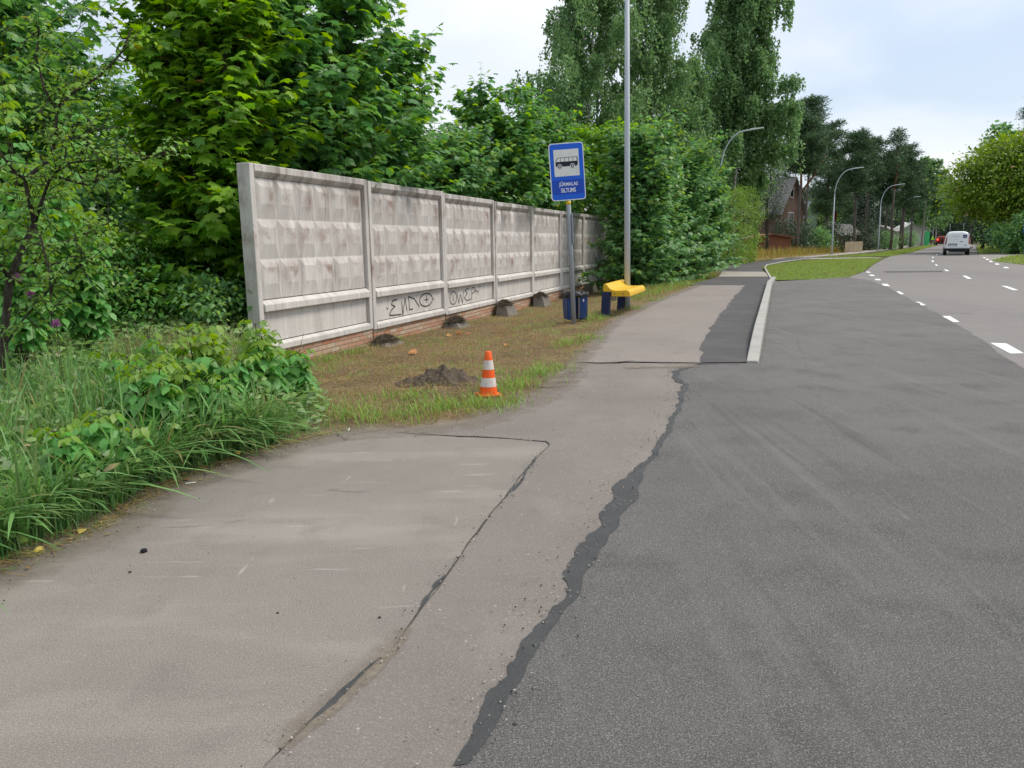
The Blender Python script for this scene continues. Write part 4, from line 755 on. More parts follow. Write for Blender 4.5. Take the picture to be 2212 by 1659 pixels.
# ------------------------------------------------------------------ bench
MT['yellow'] = mat('yellow_fibreglass', (0.70, 0.42, 0.018), .45, [('noise', (8, 2, 8), 4, .45, .75, (.64, .39, .03), .6), ('noise', 30, 4, .6, .75, (.45, .27, .06), .5)], spec=.4)
MT['navymetal'] = mat('dark_blue_painted_steel', (0.010, 0.020, 0.075), .55, [('noise', 5, 4, .5, .7, (.02, .03, .08), .6), ('noise', (3, 3, 6), 3, .62, .7, (.06, .05, .05), .5)], spec=.4)
bp0 = Gs(1306, 683); be = empty('bench', tuple(bp0), math.atan2(KN[1], KN[0])); tag(be, 'yellow bench with a curved moulded seat on two dark blue legs beside the path', 'bench')
# local x = towards the road, local y = along the path
top = [(-.03, .625), (-.005, .638), (.025, .632), (.055, .60), (.085, .56), (.13, .527), (.19, .508), (.26, .502), (.34, .507), (.41, .514), (.455, .510), (.485, .488), (.50, .45), (.505, .40)]
bot = [(.50, .392), (.14, .392), (.135, .482), (-.035, .482)]
prof_ = top + bot; n = len(prof_); BL = 1.78; mb = MB(); ys = np.linspace(0, BL, 2)
mb.add([(x, y, z) for y in ys for x, z in prof_], [tuple(range(n)), tuple(range(n, 2 * n))[::-1]] + [(i, n + i, n + (i + 1) % n, (i + 1) % n) for i in range(n)]); o = mb.build('seat', MT['yellow'], be, .012)
for k, xx in enumerate((.20, .37)):
    mb = MB(); mb.tube([(xx, -.012, .445), (xx, .004, .445)], .014, 10); mb.build('bolt', MT['wood_grey'], o)
for y in (.02, 1.62):
    mb = MB(); mb.hexa([(-.075, y - .04, -.06), (.085, y - .04, -.06), (.085, y + .09, -.06), (-.075, y + .09, -.06)], [(-.05, y - .06, .478), (.115, y - .06, .478), (.115, y + .09, .478), (-.05, y + .09, .478)]); l_ = mb.build('leg', MT['navymetal'], be, .006)
    mb = MB(); mb.box(.117, .22, y - .05, y + .06, .31, .388); mb.build('bracket', MT['wood_grey'], l_, .004)

# ------------------------------------------------------------------ traffic cone, dirt heap
MT['orange'] = mat('orange_cone_plastic', (0.80, 0.105, 0.008), .5, [('noise', 12, 4, .55, .75, (.6, .09, .02), .5)], spec=.35)
MT['conewhite'] = mat('scuffed_white_band', (0.62, 0.57, 0.54), .6, [('noise', (14, 14, 6), 5, .5, .68, (.50, .36, .30), .8), ('noise', 30, 4, .58, .7, (.32, .2, .16), .6)])
cp = Gs(1055, 853); co_ = empty('traffic_cone', tuple(cp), R(20)); co_.rotation_euler = (R(-1), R(1.5), R(20)); tag(co_, 'orange traffic cone with two scuffed white bands beside the heap of soil', 'traffic cone')
Hc, r0, r1 = .415, .090, .028; rz = lambda t: r0 + (r1 - r0) * t
mb = MB(); mb.lathe([(rz(t), .012 + Hc * t) for t in (0, .18, .39, .58, .795, .985)] + [(r1 * .8, .012 + Hc)], 32); mb.build('body', MT['orange'], co_, smooth=False).data.polygons.foreach_set('use_smooth', [True] * len(co_.children[0].data.polygons))
for a, b in ((.18, .39), (.58, .795)):
    mb = MB(); mb.lathe([(rz(a) + .0015, .012 + Hc * a), (rz(b) + .0015, .012 + Hc * b)], 32); mb.f.pop(); mb.m.pop(); mb.build('white_band', MT['conewhite'], co_, smooth=True)
mb = MB(); plate(mb, [(x, z) for x, z in rrect(.23, .21, .03)], -.008, .012); o = mb.build('base_plate', MT['orange'], co_, .004); o.rotation_euler = (R(90), 0, 0); o.location = (0, 0, .004)
MT['soil'] = mat('dug_dark_soil', (0.115, 0.088, 0.066), .98, [('noise', 7, 5, .45, .65, (.155, .12, .088), .85), ('noise', 30, 5, .5, .7, (.045, .034, .026), .7), ('noise', 16, 4, .62, .72, (.27, .22, .165), .7)], (40, 1.0, .03))
hp = Gs(952, 826); g = rad(12); n, m_ = 70, 46; V = []
for j in range(m_):
    for i in range(n):
        u = (i / (n - 1) - .5) * 1.0; v = (j / (m_ - 1) - .5) * .62
        q = math.hypot((u + .04) / .34, v / .22); z = .17 * math.exp(-1.3 * q * q) + .07 * math.exp(-((u - .24) / .17) ** 2 - (v / .16) ** 2)
        z += (mnoise.fractal(Vector((u * 9, v * 9, 3)), 1, 2, 5) * .11 + max(0, .25 - mnoise.voronoi(Vector((u * 13, v * 13, 1)))[0][0]) * .11) * math.exp(-.7 * q * q) - .03 + .0
        V.append((u + g.normal(0, .003), v + g.normal(0, .003), z))
mb = MB(); mb.add(V, [(j * n + i, j * n + i + 1, (j + 1) * n + i + 1, (j + 1) * n + i) for j in range(m_ - 1) for i in range(n - 1)]); o = mb.build('dirt_heap', MT['soil'], smooth=True); o.location = tuple(hp); tag(o, 'small heap of dug dark soil on the dry verge left of the traffic cone', 'dirt heap')

# ------------------------------------------------------------------ street lamps
MT['lampgrey'] = mat('lamp_steel', (0.42, 0.47, 0.52), .6, [('noise', (5, 5, 1.2), 4, .4, .7, (.33, .37, .42), .8), ('noise', (40, 40, 12), 3, .6, .7, (.25, .28, .31), .4)], spec=.35)
MT['led'] = mat('led_lamp_housing', (0.55, 0.58, 0.60), .4)
def lamp_proto(h, reach, r0=.07, rise=.72):
    root = empty('street_lamp'); z0 = h * rise; pts = [(0, 0, -.1), (0, 0, z0 * .3), (0, 0, z0)]; rr = [r0, r0 * .93, r0 * .66]
    for k in range(1, 9):
        a = math.pi / 2 * k / 8 * .93; pts.append((reach * .78 * (1 - math.cos(a)), 0, z0 + (h - z0) * math.sin(a) * .97)); rr.append(r0 * .6)
    pts.append((reach, 0, h)); rr.append(r0 * .5)
    mb = MB(); mb.tube(pts[:3], rr[:3], 12); p_ = mb.build('pole', MT['lampgrey'], root, smooth=True)
    mb = MB(); mb.tube([(0, 0, z0 - .12), (0, 0, z0 + .02)], r0 * .85, 12); mb.build('collar', MT['lampgrey'], root, smooth=True)
    mb = MB(); mb.tube(pts[2:], rr[2:], 10); mb.build('arm', MT['lampgrey'], root, smooth=True)
    mb = MB(); mb.hexa([(reach - .1, -.06, h - .05), (reach + .62, -.13, h + .02), (reach + .62, .13, h + .02), (reach - .1, .06, h - .05)], [(reach - .1, -.05, h + .05), (reach + .62, -.10, h + .07), (reach + .62, .10, h + .07), (reach - .1, .05, h + .05)]); mb.build('lamp_head', MT['led'], root, .012)
    return root
LMP = [(1355, 667, 17.0, 11.0, 'tall grey lamp post rising out of frame behind the yellow bench'), (1554, 0, 45, 7.45, 'curved grey street lamp half hidden by the roadside shrubs'), (1797, 550, 69.5, 7.4, 'curved grey street lamp standing alone before the yellow meadow'), (1897, 542, 87, 7.0, 'curved street lamp between the beige boards and the pine trunks'), (1944, 0, 108, 6.8, 'street lamp in front of the thickest pine trunk'), (2000, 0, 150, 6.9, 'street lamp against the pale green birch at the bend'), (2014, 0, 175, 7.4, 'dim street lamp just left of the white van, before the dark wood'), (2050, 0, 190, 7.0, 'street lamp whose arm shows above the white van roof'), (2079, 0, 225, 7.2, 'faint far street lamp in the dark wood right of the van roof')]
for i, (px, py, Y, h, lab) in enumerate(LMP):
    p = G(px, py) if py else gx(px, Y); o = lamp_proto(h, 1.65, .068 if i else .066, .70 if i else .72); o.location = (p[0], p[1], 0); o.rotation_euler = (0, R(-.8), math.atan2(KN[1], KN[0]) + R(6 if i else 0)); tag(o, lab, 'street lamp', 'street lamps along the road')

# ------------------------------------------------------------------ vehicles
MT['vanwhite'] = mat('white_van_paint', (0.74, 0.78, 0.80), .3, spec=.5); MT['black'] = mat('black_plastic', (0.012, 0.012, 0.014), .6); MT['tyre'] = mat('tyre_rubber', (0.015, 0.015, 0.016), .85)
MT['glass'] = mat('dark_car_glass', (0.015, 0.02, 0.024), .08, spec=.6); MT['redlens'] = mat('red_tail_lens', (0.30, 0.012, 0.01), .3); MT['platem'] = mat('number_plate', (0.55, 0.58, 0.6), .5); MT['navylogo'] = mat('dark_blue_decal', (0.03, 0.035, 0.16), .5); MT['decalgrey'] = mat('grey_decal', (.48, .52, .58), .5); MT['chrome'] = mat('rim_metal', (.4, .42, .44), .35, metal=.6)
def emit(name, c, s):
    m, nt, bs = newmat(name); bs.inputs['Base Color'].default_value = (*c, 1); bs.inputs['Emission Color'].default_value = (*c, 1); bs.inputs['Emission Strength'].default_value = s; return m
MT['taillit'] = emit('lit_tail_lamp', (1, .08, .03), .9); MT['headlit'] = emit('lit_head_lamp', (1, .62, .2), 9.0)
def loft(secs, n=28):
    """sections (y, z0, z1, half width low, half width high): rounded box outlines along y"""
    mb = MB(); V = []
    for y, z0, z1, w0, w1 in secs:
        for j in range(n):
            a = 2 * math.pi * (j + .5) / n; c, s_ = math.cos(a), math.sin(a); q = (abs(c) ** 5 + abs(s_) ** 5) ** (-1 / 5); u, v = c * q, s_ * q; t = (v + 1) / 2; V.append((u * (w0 + (w1 - w0) * max(0, (t - .35) / .65) ** 1.3), y, z0 + (z1 - z0) * t))
    k = len(secs); mb.add(V, [(i * n + j, (i + 1) * n + j, (i + 1) * n + (j + 1) % n, i * n + (j + 1) % n) for i in range(k - 1) for j in range(n)] + [tuple(range(n)), tuple((k - 1) * n + j for j in range(n))[::-1]]); return mb
def wheel(root, x, y, r=.32, w=.2):
    s = 1 if x > 0 else -1; mb = MB(); mb.tube([(x - s * w, y, r), (x, y, r)], r, 20); t = mb.build('wheel', MT['tyre'], root, .03); mb = MB(); mb.tube([(x - s * .02, y, r), (x + s * .006, y, r)], r * .6, 14); mb.build('rim', MT['chrome'], t)
def vehicle(name, loc, rz, secs, paint, label, cat, H, wy, wx, van=False, lit=False, front=False):
    root = empty(name, loc, rz); tag(root, label, cat); b = loft(secs).build('body', paint, root, smooth=False); b.data.polygons.foreach_set('use_smooth', [True] * len(b.data.polygons))
    for y in wy:
        for s in (-1, 1): wheel(root, s * wx, y)
    return root
pv = G(2066, 551.5)
van = vehicle('van', (pv[0], pv[1], -.006), R(-28), [(-.0, .42, 1.72, .80, .66), (.03, .36, 1.78, .84, .69), (.12, .32, 1.82, .875, .72), (.6, .28, 1.85, .89, .74), (2.6, .28, 1.86, .89, .74), (2.95, .28, 1.80, .89, .72), (3.55, .28, 1.18, .88, .78), (4.1, .28, 1.02, .86, .76), (4.38, .32, .85, .78, .66)], MT['vanwhite'], 'white panel van seen from behind with a dark blue square on its rear door', 'van', 1.86, (.72, 3.6), .885, True)
def bx_(name, x0, x1, y0, y1, z0, z1, m, par, bev=.015): b = MB(); b.box(x0, x1, y0, y1, z0, z1); return b.build(name, m, par, bev)
bx_('bumper', -.86, .86, -.10, .16, .36, .54, MT['black'], van, .04); bx_('lower_valance', -.55, .55, -.06, .1, .27, .36, MT['black'], van, .02)
pd = bx_('rear_door', -.76, .76, -.022, .02, .56, 1.66, MT['vanwhite'], van, .05)
bx_('plate_recess', -.62, -.02, -.034, -.018, .70, .90, MT['black'], pd, .02); bx_('number_plate', -.58, -.06, -.042, -.03, .71, .83, MT['platem'], pd, .004)
bx_('door_handle', .18, .36, -.036, -.018, 1.03, 1.07, MT['black'], pd, .01); bx_('logo_decal', .33, .60, -.027, -.0225, 1.33, 1.57, MT['navylogo'], pd, 0); bx_('logo_mark', .39, .54, -.0295, -.027, 1.42, 1.45, MT['decalgrey'], pd, 0)
b = MB()
for z, x1 in ((1.52, .10), (1.45, .12), (1.38, .06), (1.22, .0)): b.box(-.45 if z > 1.3 else -.2, x1, -.0265, -.0225, z, z + .022)
b.build('decal_lines', MT['decalgrey'], pd); bx_('maker_badge', .48, .60, -.034, -.02, .76, .81, MT['black'], pd, .02)
for s in (-1, 1):
    b = MB(); b.hexa([(s * .80 - .05, -.03, .86), (s * .80 + .05, -.03, .86), (s * .83 + .05, .16, .86), (s * .80 - .05, .1, .86)], [(s * .725 - .035, -.02, 1.5), (s * .725 + .03, -.02, 1.5), (s * .735 + .05, .14, 1.5), (s * .725 - .03, .1, 1.5)]); b.build('tail_light', MT['redlens'], van, .015)
    bx_('side_mirror', s * 1.02 - .10, s * 1.02 + .10, 2.95, 3.05, 1.05, 1.28, MT['black'], van, .03)
rc = gx(2036, 128); car_secs = [(0, .40, 1.18, .78, .62), (.08, .3, 1.42, .86, .62), (.5, .26, 1.52, .89, .62), (2.0, .26, 1.52, .89, .62), (2.9, .28, 1.05, .88, .74), (3.9, .3, .82, .8, .66)]
red = vehicle('red_car', (rc[0], rc[1], -.006), R(-22), car_secs, mat('red_car_paint', (.28, .015, .012), .3), 'red car with its tail lamps lit, ahead of the white van', 'car', 1.5, (.7, 3.1), .88)
for s in (-1, 1): bx_('tail_light', s * .74 - .12, s * .74 + .10, -.05, .1, .85, 1.1, MT['taillit'], red, .02)
bx_('rear_window', -.55, .55, .01, .1, 1.12, 1.36, MT['glass'], red, .03); bx_('bumper', -.84, .84, -.08, .1, .34, .56, MT['black'], red, .04)
dc = gx(2137, 135); dk = vehicle('dark_car', (dc[0], dc[1], -.006), R(150), car_secs, mat('black_car_paint', (.012, .013, .016), .3), 'dark car coming out of the wood with a glowing headlamp', 'car', 1.5, (.7, 3.1), .88)
for s in (-1, 1): bx_('headlight', s * .62 - .14, s * .62 + .14, 3.80, 3.94, .60, .76, MT['headlit'] if s < 0 else MT['glass'], dk, .03)

# ------------------------------------------------------------------ person in hi-vis beyond the lawn
def person(loc, rz):
    root = empty('person', loc, rz); tag(root, 'person in a yellow-green work shirt and dark trousers standing bent on the verge', 'person')
    J = [(0, 0, .92), (0, -.03, 1.12), (0, -.07, 1.32), (0, -.12, 1.45), (0, -.15, 1.53), (0, -.18, 1.63), (0, -.19, 1.72), (-.19, -.08, 1.38), (-.25, -.16, 1.14), (-.12, -.36, 1.02), (.19, -.08, 1.38), (.26, -.18, 1.14), (.14, -.38, 1.0), (-.10, 0, .88), (-.13, -.04, .50), (-.14, .03, .09), (-.15, -.11, .03), (.10, 0, .88), (.14, .05, .50), (.15, .13, .09), (.16, .0, .03)]
    E = [(0, 1), (1, 2), (2, 3), (3, 4), (4, 5), (5, 6), (2, 7), (7, 8), (8, 9), (2, 10), (10, 11), (11, 12), (0, 13), (13, 14), (14, 15), (15, 16), (0, 17), (17, 18), (18, 19), (19, 20)]
    rr = [.15, .14, .16, .07, .065, .095, .085, .065, .05, .04, .065, .05, .04, .10, .07, .05, .045, .10, .07, .05, .045]
    me = bpy.data.meshes.new('body'); me.from_pydata(J, E, []); o = bpy.data.objects.new('body', me); COL.objects.link(o); o.parent = root
    s = o.modifiers.new('skin', 'SKIN'); s.use_smooth_shade = True
    if not me.skin_vertices: me.attributes
    me.skin_vertices if me.skin_vertices else None
    bm = bmesh.new(); bm.from_mesh(me); ly = bm.verts.layers.skin.verify(); bm.verts.ensure_lookup_table()
    for v, r_ in zip(bm.verts, rr): v[ly].radius = (r_, r_ * .85)
    bm.verts[0][ly].use_root = True; bm.to_mesh(me); bm.free()
    o.modifiers.new('sub', 'SUBSURF').render_levels = 2
    m, nt, bs = newmat('person_cloth_and_skin'); n_ = nt.nodes; l = nt.links; sp = n_.new('ShaderNodeSeparateXYZ'); l.new(n_.new('ShaderNodeTexCoord').outputs['Object'], sp.inputs[0]); cr_ = n_.new('ShaderNodeValToRGB'); mr = n_.new('ShaderNodeMath'); mr.operation = 'DIVIDE'; mr.inputs[1].default_value = 1.8; l.new(sp.outputs[2], mr.inputs[0]); l.new(mr.outputs[0], cr_.inputs[0]); cr_.color_ramp.interpolation = 'CONSTANT'; e = cr_.color_ramp.elements
    e[0].position = 0; e[0].color = (.03, .025, .022, 1); e[1].position = .07; e[1].color = (.20, .12, .085, 1); a = e.new(.30); a.color = (.05, .045, .05, 1); a = e.new(.535); a.color = (.42, .85, .04, 1); a = e.new(.835); a.color = (.40, .23, .16, 1); a = e.new(.945); a.color = (.03, .02, .015, 1)
    l.new(cr_.outputs[0], bs.inputs['Base Color']); me.materials.append(m); return root
pp = gx(2012, 122); person((pp[0], pp[1], 0), R(60))

# ------------------------------------------------------------------ houses and fences beyond the meadow
MT['oldwood'] = mat('weathered_brown_boards', (0.125, 0.082, 0.066), .9, [('noise', (1, 1, 14), 4, .45, .68, (.075, .052, .047), .85), ('noise', .8, 4, .48, .7, (.21, .115, .075), .7)])
MT['slate'] = mat('grey_fibre_roof', (0.27, 0.255, 0.25), .9, [('noise', (6, 6, 6), 4, .45, .7, (.13, .12, .13), .8)]); MT['metalroof'] = mat('blue_grey_sheet', (.27, .32, .41), .6); MT['orangewall'] = mat('faded_orange_wall', (.22, .095, .06), .9, [('noise', 1, 4, .4, .7, (.17, .075, .05), .7)])
MT['paleboard'] = mat('pale_beige_boards', (.58, .47, .32), .8, [('noise', (4, 4, 1), 3, .4, .7, (.50, .40, .27), .7)]); MT['whitewall'] = mat('white_render', (.62, .64, .61), .9); MT['frame'] = mat('white_window_frame', (.5, .48, .44), .7)
def house(name, loc, rz, w, l, hw, hr, wall, roof, label, wins=(), over=.35):
    """gable end at local y=0 facing -y, width w along x, ridge along +y"""
    root = empty(name, loc, rz); tag(root, label, 'house'); mb = MB(); v = [(0, 0, -.1), (w, 0, -.1), (w, 0, hw), (w / 2, 0, hr), (0, 0, hw), (0, l, -.1), (w, l, -.1), (w, l, hw), (w / 2, l, hr), (0, l, hw)]
    mb.add(v, [(0, 1, 2, 3, 4), (5, 9, 8, 7, 6), (0, 5, 6, 1), (1, 6, 7, 2), (2, 7, 8, 3), (3, 8, 9, 4), (4, 9, 5, 0)]); mb.build('wall', wall, root)
    mb = MB(); sl = (hr - hw) / (w / 2)
    for s in (0, 1):
        xe = -over if s == 0 else w + over; ze = hw - over * sl + .03; xr = w / 2; zr = hr + .03
        mb.hexa([(xe, -over, ze), (xr, -over, zr), (xr, l + over, zr), (xe, l + over, ze)], [(xe, -over, ze + .12), (xr, -over, zr + .12), (xr, l + over, zr + .12), (xe, l + over, ze + .12)])
    mb.build('roof', roof, root)
    for x0, x1, z0, z1 in wins:
        f = MB(); f.box(x0 - .08, x1 + .08, -.06, .02, z0 - .08, z1 + .08); fo = f.build('window', MT['frame'], root); p = MB(); p.box(x0, x1, -.072, -.05, z0, z1); p.build('pane', MT['glass'], fo)
    return root
def at0(px, Y): p = gx(px, Y); return (p[0], p[1], 0)
house('wooden_house', at0(1683, 84), R(43), 5.2, 8, 4.4, 7.9, MT['oldwood'], MT['slate'], 'weathered brown wooden house with a steep grey roof behind the forked pine', ((1.9, 2.5, 5.9, 6.7), (1.7, 2.7, 2.6, 4.2)))
house('metal_clad_house', at0(1733, 104), R(10), 1.9, 5, 4.4, 6.2, MT['metalroof'], MT['metalroof'], 'blue grey metal clad house just right of the wooden house')
house('brick_shed', at0(1766, 92), R(-60), 3.0, 3.4, 1.9, 2.9, MT['oldwood'], MT['slate'], 'low brown shed with a grey roof between the shrubs')
house('orange_shed', at0(1625, 74), R(-4), 3.6, 4, 1.5, 1.8, MT['orangewall'], MT['orangewall'], 'low faded orange shed behind the yellow meadow')
house('white_house', at0(1940, 150), R(-8), 5.5, 5, 2.6, 4.2, MT['whitewall'], MT['whitewall'], 'white rendered house glimpsed between the pine trunks', ((1.5, 2.4, 1.0, 1.9),))
house('grey_cottage', at0(1862, 125), R(-35), 4.5, 6, 2.4, 3.2, MT['slate'], MT['slate'], 'grey cottage roof glimpsed behind the hedge by the pines')
p = at0(1826, 80); bf = empty('board_fence', p, R(4)); tag(bf, 'short fence of four pale beige boards beside the dark hedge', 'fence')
for k in range(4):
    b = MB(); b.box(k * .47, k * .47 + .455, 0, .04, .02, 1.05 + .02 * (k % 2)); b.build('board', MT['paleboard'], bf, .01)
p = at0(1796, 90); fl = empty('flag', p); tag(fl, 'dark red and white flag hanging from a pole behind the street lamp', 'flag'); MT['flagred'] = mat('dark_red_flag_cloth', (.16, .015, .02), .8); b = MB(); b.tube([(0, 0, 0), (0, 0, 4.9)], .035, 8); b.build('pole', MT['whitewall'], fl)
b = MB()
for k in range(5):
    x0, x1 = .04 + k * .07, .04 + (k + 1) * .07; y0, y1 = .05 * (-1) ** k, -.05 * (-1) ** k
    for za, zb_, mm in ((2.2, 3.1, 0), (3.1, 3.4, 1), (3.4, 4.6, 0)): b.add([(x0, y0, za - .2 * k / 5), (x1, y1, za - .2 * (k + 1) / 5), (x1, y1, zb_ - .2 * (k + 1) / 5), (x0, y0, zb_ - .2 * k / 5)], [(0, 1, 2, 3)], mm)
b.build('flag_cloth', [MT['flagred'], MT['whitewall']], fl)
p = at0(2216, 58); s = empty('blue_road_sign', p, R(10)); tag(s, 'blue road sign at the right edge of the frame', 'road sign'); b = MB(); b.tube([(0, .03, 0), (0, .03, 2.6)], .035, 8); b.build('pole', MT['galv'], s); b = MB(); plate(b, rrect(.62, .95, .05), -.01, .0, 0, 0, 2.1); b.build('sign_plate', MT['blue'], s)
p = at0(2178, 95); s = empty('white_post', p); tag(s, 'slim white marker post with a grey cap at the right wood edge', 'marker post'); b = MB(); b.box(-.09, .09, -.05, .05, 0, 1.5); b.build('post', MT['whitewall'], s); b = MB(); b.box(-.25, .3, -.1, .1, 1.5, 2.0); b.build('cap', MT['galv'], s, .05)
p = at0(2002, 128); s = empty('green_board', p, R(15)); tag(s, 'green board standing by the worker at the bend', 'board'); b = MB(); plate(b, rrect(.95, 2.3, .3), 0, .12, 0, 0, 1.2); b.build('board_face', mat('green_board_paint', (.03, .33, .11), .5), s)
for px, Y, h, m, nm, lb in ((1961, 118, 4.3, 'galv', 'thin_post', 'thin grey post in front of the white house'), (1990, 132, 7.5, 'wood_grey', 'wooden_pole', 'leaning pale wooden pole beside the green board')):
    b = MB(); b.tube([(0, 0, -.1), (.3 if nm == 'wooden_pole' else 0, 0, h)], [.14 if nm == 'wooden_pole' else .05, .09 if nm == 'wooden_pole' else .05], 8); o = b.build(nm, MT[m]); o.location = at0(px, Y); tag(o, lb, 'pole')

# ------------------------------------------------------------------ trees behind the fence and along the path
def T_(px, Y): p = gx(px, Y); return (p[0], p[1], gz(p))
FENCE_MAPLES = [(468, 11.9, 6.2, 1.7, 'maple_pale', 'sunlit yellow-green maple at the open end of the fence, leaves down to the ground', dict(low=.02, nb=32, prof=prof_cone, young=.16, tip=.6, yellow=.012)),
    (590, 13.3, 6.6, 1.8, 'maple', 'dark maple crowding over the nearest fence panel', dict(tip=.2)), (715, 14.6, 6.3, 1.75, 'maple', 'maple over the second fence panel carrying an orange leaf cluster', dict(tip=.22, yellow=.006)),
    (835, 17.2, 6.0, 1.7, 'maple', 'maple with a spiky top above the third fence panel', dict(tip=.2)), (975, 20.3, 4.6, 1.6, 'shrub', 'lower maple in the dip of the skyline left of the sign', dict(tip=.2)),
    (1080, 22.6, 6.2, 1.6, 'maple', 'maple with two thin leaders standing up beside the bus stop sign', dict(tip=.25)), (1185, 27.5, 6.2, 2.0, 'maple', 'maple behind the far fence panels, right behind the bus stop sign', dict(tip=.25, tpl='maple_far')), (1262, 31.0, 6.1, 2.1, 'maple_pale', 'light green maple between the bus stop sign and the tall lamp post', dict(tip=.35, tpl='maple_far'))]
for i, (px, Y, h, r, m, lab, kw) in enumerate(FENCE_MAPLES): maple('maple_tree', T_(px, Y), h, r, 100 + i, lab, group='maples behind the concrete fence', mats=m, keep=keep_behind, leaf=.195 if i < 4 else .18, **kw)
PATH = [(1378, 26.6, 5.2, 1.55, 'shrub', 'dark leafy maple shrub at the far end of the fence behind the lamp post'), (1405, 30.5, 6.2, 2.2, 'shrub', 'tall maple shrub right of the lamp post with leaves to the ground'), (1468, 34.5, 5.9, 2.2, 'shrub', 'rounded maple shrub in the middle of the row along the path'), (1520, 39.0, 4.9, 1.8, 'shrub', 'maple shrub with a few red tips before the dark birch'), (1352, 34.0, 6.6, 2.2, 'maple_pale', 'light topped maple rising behind the shrub row by the lamp post')]
for i, (px, Y, h, r, m, lab) in enumerate(PATH): maple('maple_shrub', T_(px, Y), h, r, 130 + i, lab, 'shrub', 'shrubs along the path', mats=m, tpl='maple_far', leaf=.2, low=.01, nb=28, stems=5, tip=.25, prof=lambda t: np.clip(1.1 - .75 * t, .15, 1), keep=None)
for i, (px, Y, h, r, lab) in enumerate([(1574, 46.5, 4.3, 1.5, 'pale fine-leaved shrub with feathery tips where the path bends'), (1603, 51, 4.7, 1.35, 'yellow-green feathery shrub at the end of the shrub row')]):
    clump_tree('feathery_shrub', T_(px, Y), h, r, 150 + i, lab, 'shrub', 'feathery shrubs at the bend', crown0=.03, nc=70, per=120, leaf=.13, tpl='lance', mats='acacia', spread=.34, light=.4, trunk_r=.06)
# left side: dense maples behind the rough grass
for i, (px, Y, h, r, m, lab) in enumerate([(20, 14.0, 8.0, 2.0, 'maple', 'big dark maple filling the upper left corner'), (165, 16.5, 5.4, 1.6, 'maple', 'dark maple left of the sky gap'), (-60, 11.5, 7.0, 2.2, 'maple', 'dark maple cut by the left edge of the frame'), (-140, 18, 10, 3.2, 'maple', 'tall maple far back in the upper left'), (345, 21.0, 5.9, 1.5, 'maple_pale', 'grey-green bushy tree seen in the sky gap'), (60, 22, 9.0, 2.6, 'maple', 'tallest maple at the back of the left thicket'), (545, 19.5, 8.5, 2.0, 'maple', 'maple deep behind the end of the fence')]):
    maple('maple_tree', T_(px, Y), h, r, 160 + i, lab, group='maples of the left thicket', mats=m, nb=26, low=.04, tip=.12, leaf=.17 if Y < 15 else .19, tpl='maple' if Y < 15 else 'maple_far', keep=keep_behind)
for i, (px, Y, h, r, lab) in enumerate([(110, 25, 4.6, 3.0, 'dark bushy mass at the back of the left thicket'), (300, 26, 4.4, 3.0, 'dark bush closing the gap under the left maples'), (470, 25, 4.4, 2.6, 'dark bush behind the pale maple')]):
    clump_tree('bush', T_(px, Y), h, r, 190 + i, lab, 'bush', 'dark bushes behind the left thicket', crown0=.03, nc=60, per=90, leaf=.22, mats='shrub', spread=.5, trunk_r=.06)
# far background: birches, pines, wood
birch('weeping_birch', T_(1270, 44), 18.5, 4.6, 200, 'tall weeping birch with hanging sprays behind the lamp post', 'weeping birches', nlimb=48, strands=44, leaf=.17)
birch('weeping_birch', T_(1400, 47), 17.5, 3.6, 201, 'lighter weeping birch between the lamp post and the dark birch', 'weeping birches', nlimb=42, strands=40, leaf=.165)
birch('weeping_birch', T_(1470, 52), 12.5, 2.6, 206, 'weeping birch filling the gap beside the large dark birch', 'weeping birches', nlimb=40, strands=36, leaf=.18)
birch('weeping_birch', T_(1585, 57), 22.5, 4.2, 202, 'large dark birch whose crown stands against the open sky', 'weeping birches', nlimb=64, strands=52, leaf=.21, per=30)
clump_tree('broadleaf_tree', T_(1535, 60), 14, 3.6, 203, 'dark broadleaf tree under the large birch', crown0=.12, nc=90, per=110, leaf=.26, mats='dark', trunk_r=.22)
clump_tree('broadleaf_tree', T_(1628, 66), 10.5, 2.2, 204, 'drooping dark tree in front of the wooden house roof', crown0=.42, nc=70, per=110, leaf=.22, mats='dark', tpl='lance', light=.3)
clump_tree('broadleaf_tree', T_(1215, 52), 12, 3.0, 205, 'green tree low behind the bus stop sign', crown0=.1, nc=70, per=110, leaf=.25, mats='shrub', trunk_r=.2)
clump_tree('broadleaf_tree', T_(1656, 70), 9.6, 1.7, 207, 'drooping dark tree hiding the left part of the wooden house', crown0=.36, nc=60, per=110, leaf=.2, mats='dark', tpl='lance', light=.3)
PN = [(1722, 74, 13.2, 2.7, dict(fork=(5.8, 2.2, 3.4), crown0=.6), 'forked orange-barked pine in front of the wooden house'), (1738, 84, 16.8, 2.6, dict(crown0=.52), 'tallest pine, its pointed top against the sky right of the birch'), (1782, 92, 15.2, 3.0, dict(crown0=.3), 'dark broad pine behind the flag'), (1846, 88, 13.6, 2.6, dict(crown0=.5, lean=(-.4, 0)), 'pine with a pair of leaning grey trunks right of the lone lamp'), (1868, 96, 13.8, 2.7, dict(crown0=.55), 'round-headed pine in the middle of the pine row'), (1912, 98, 12.3, 2.2, dict(crown0=.5), 'slim pine beside the second lamp'), (1924, 94, 14.7, 2.3, dict(crown0=.62, nc=26, per=45), 'thin-topped pine showing sky through its crown'), (1946, 100, 13.3, 2.6, dict(crown0=.42, trunk_r=.33), 'pine with the thickest grey trunk'), (1806, 104, 13.0, 2.6, dict(crown0=.25), 'pine half hidden between the two pine groups'), (1966, 116, 12.9, 2.6, dict(crown0=.4), 'last pine of the row before the bend')]
for i, (px, Y, h, r, kw, lab) in enumerate(PN): pine('pine_tree', T_(px, Y), h, r, 220 + i, lab, 'pines beyond the meadow', **kw)
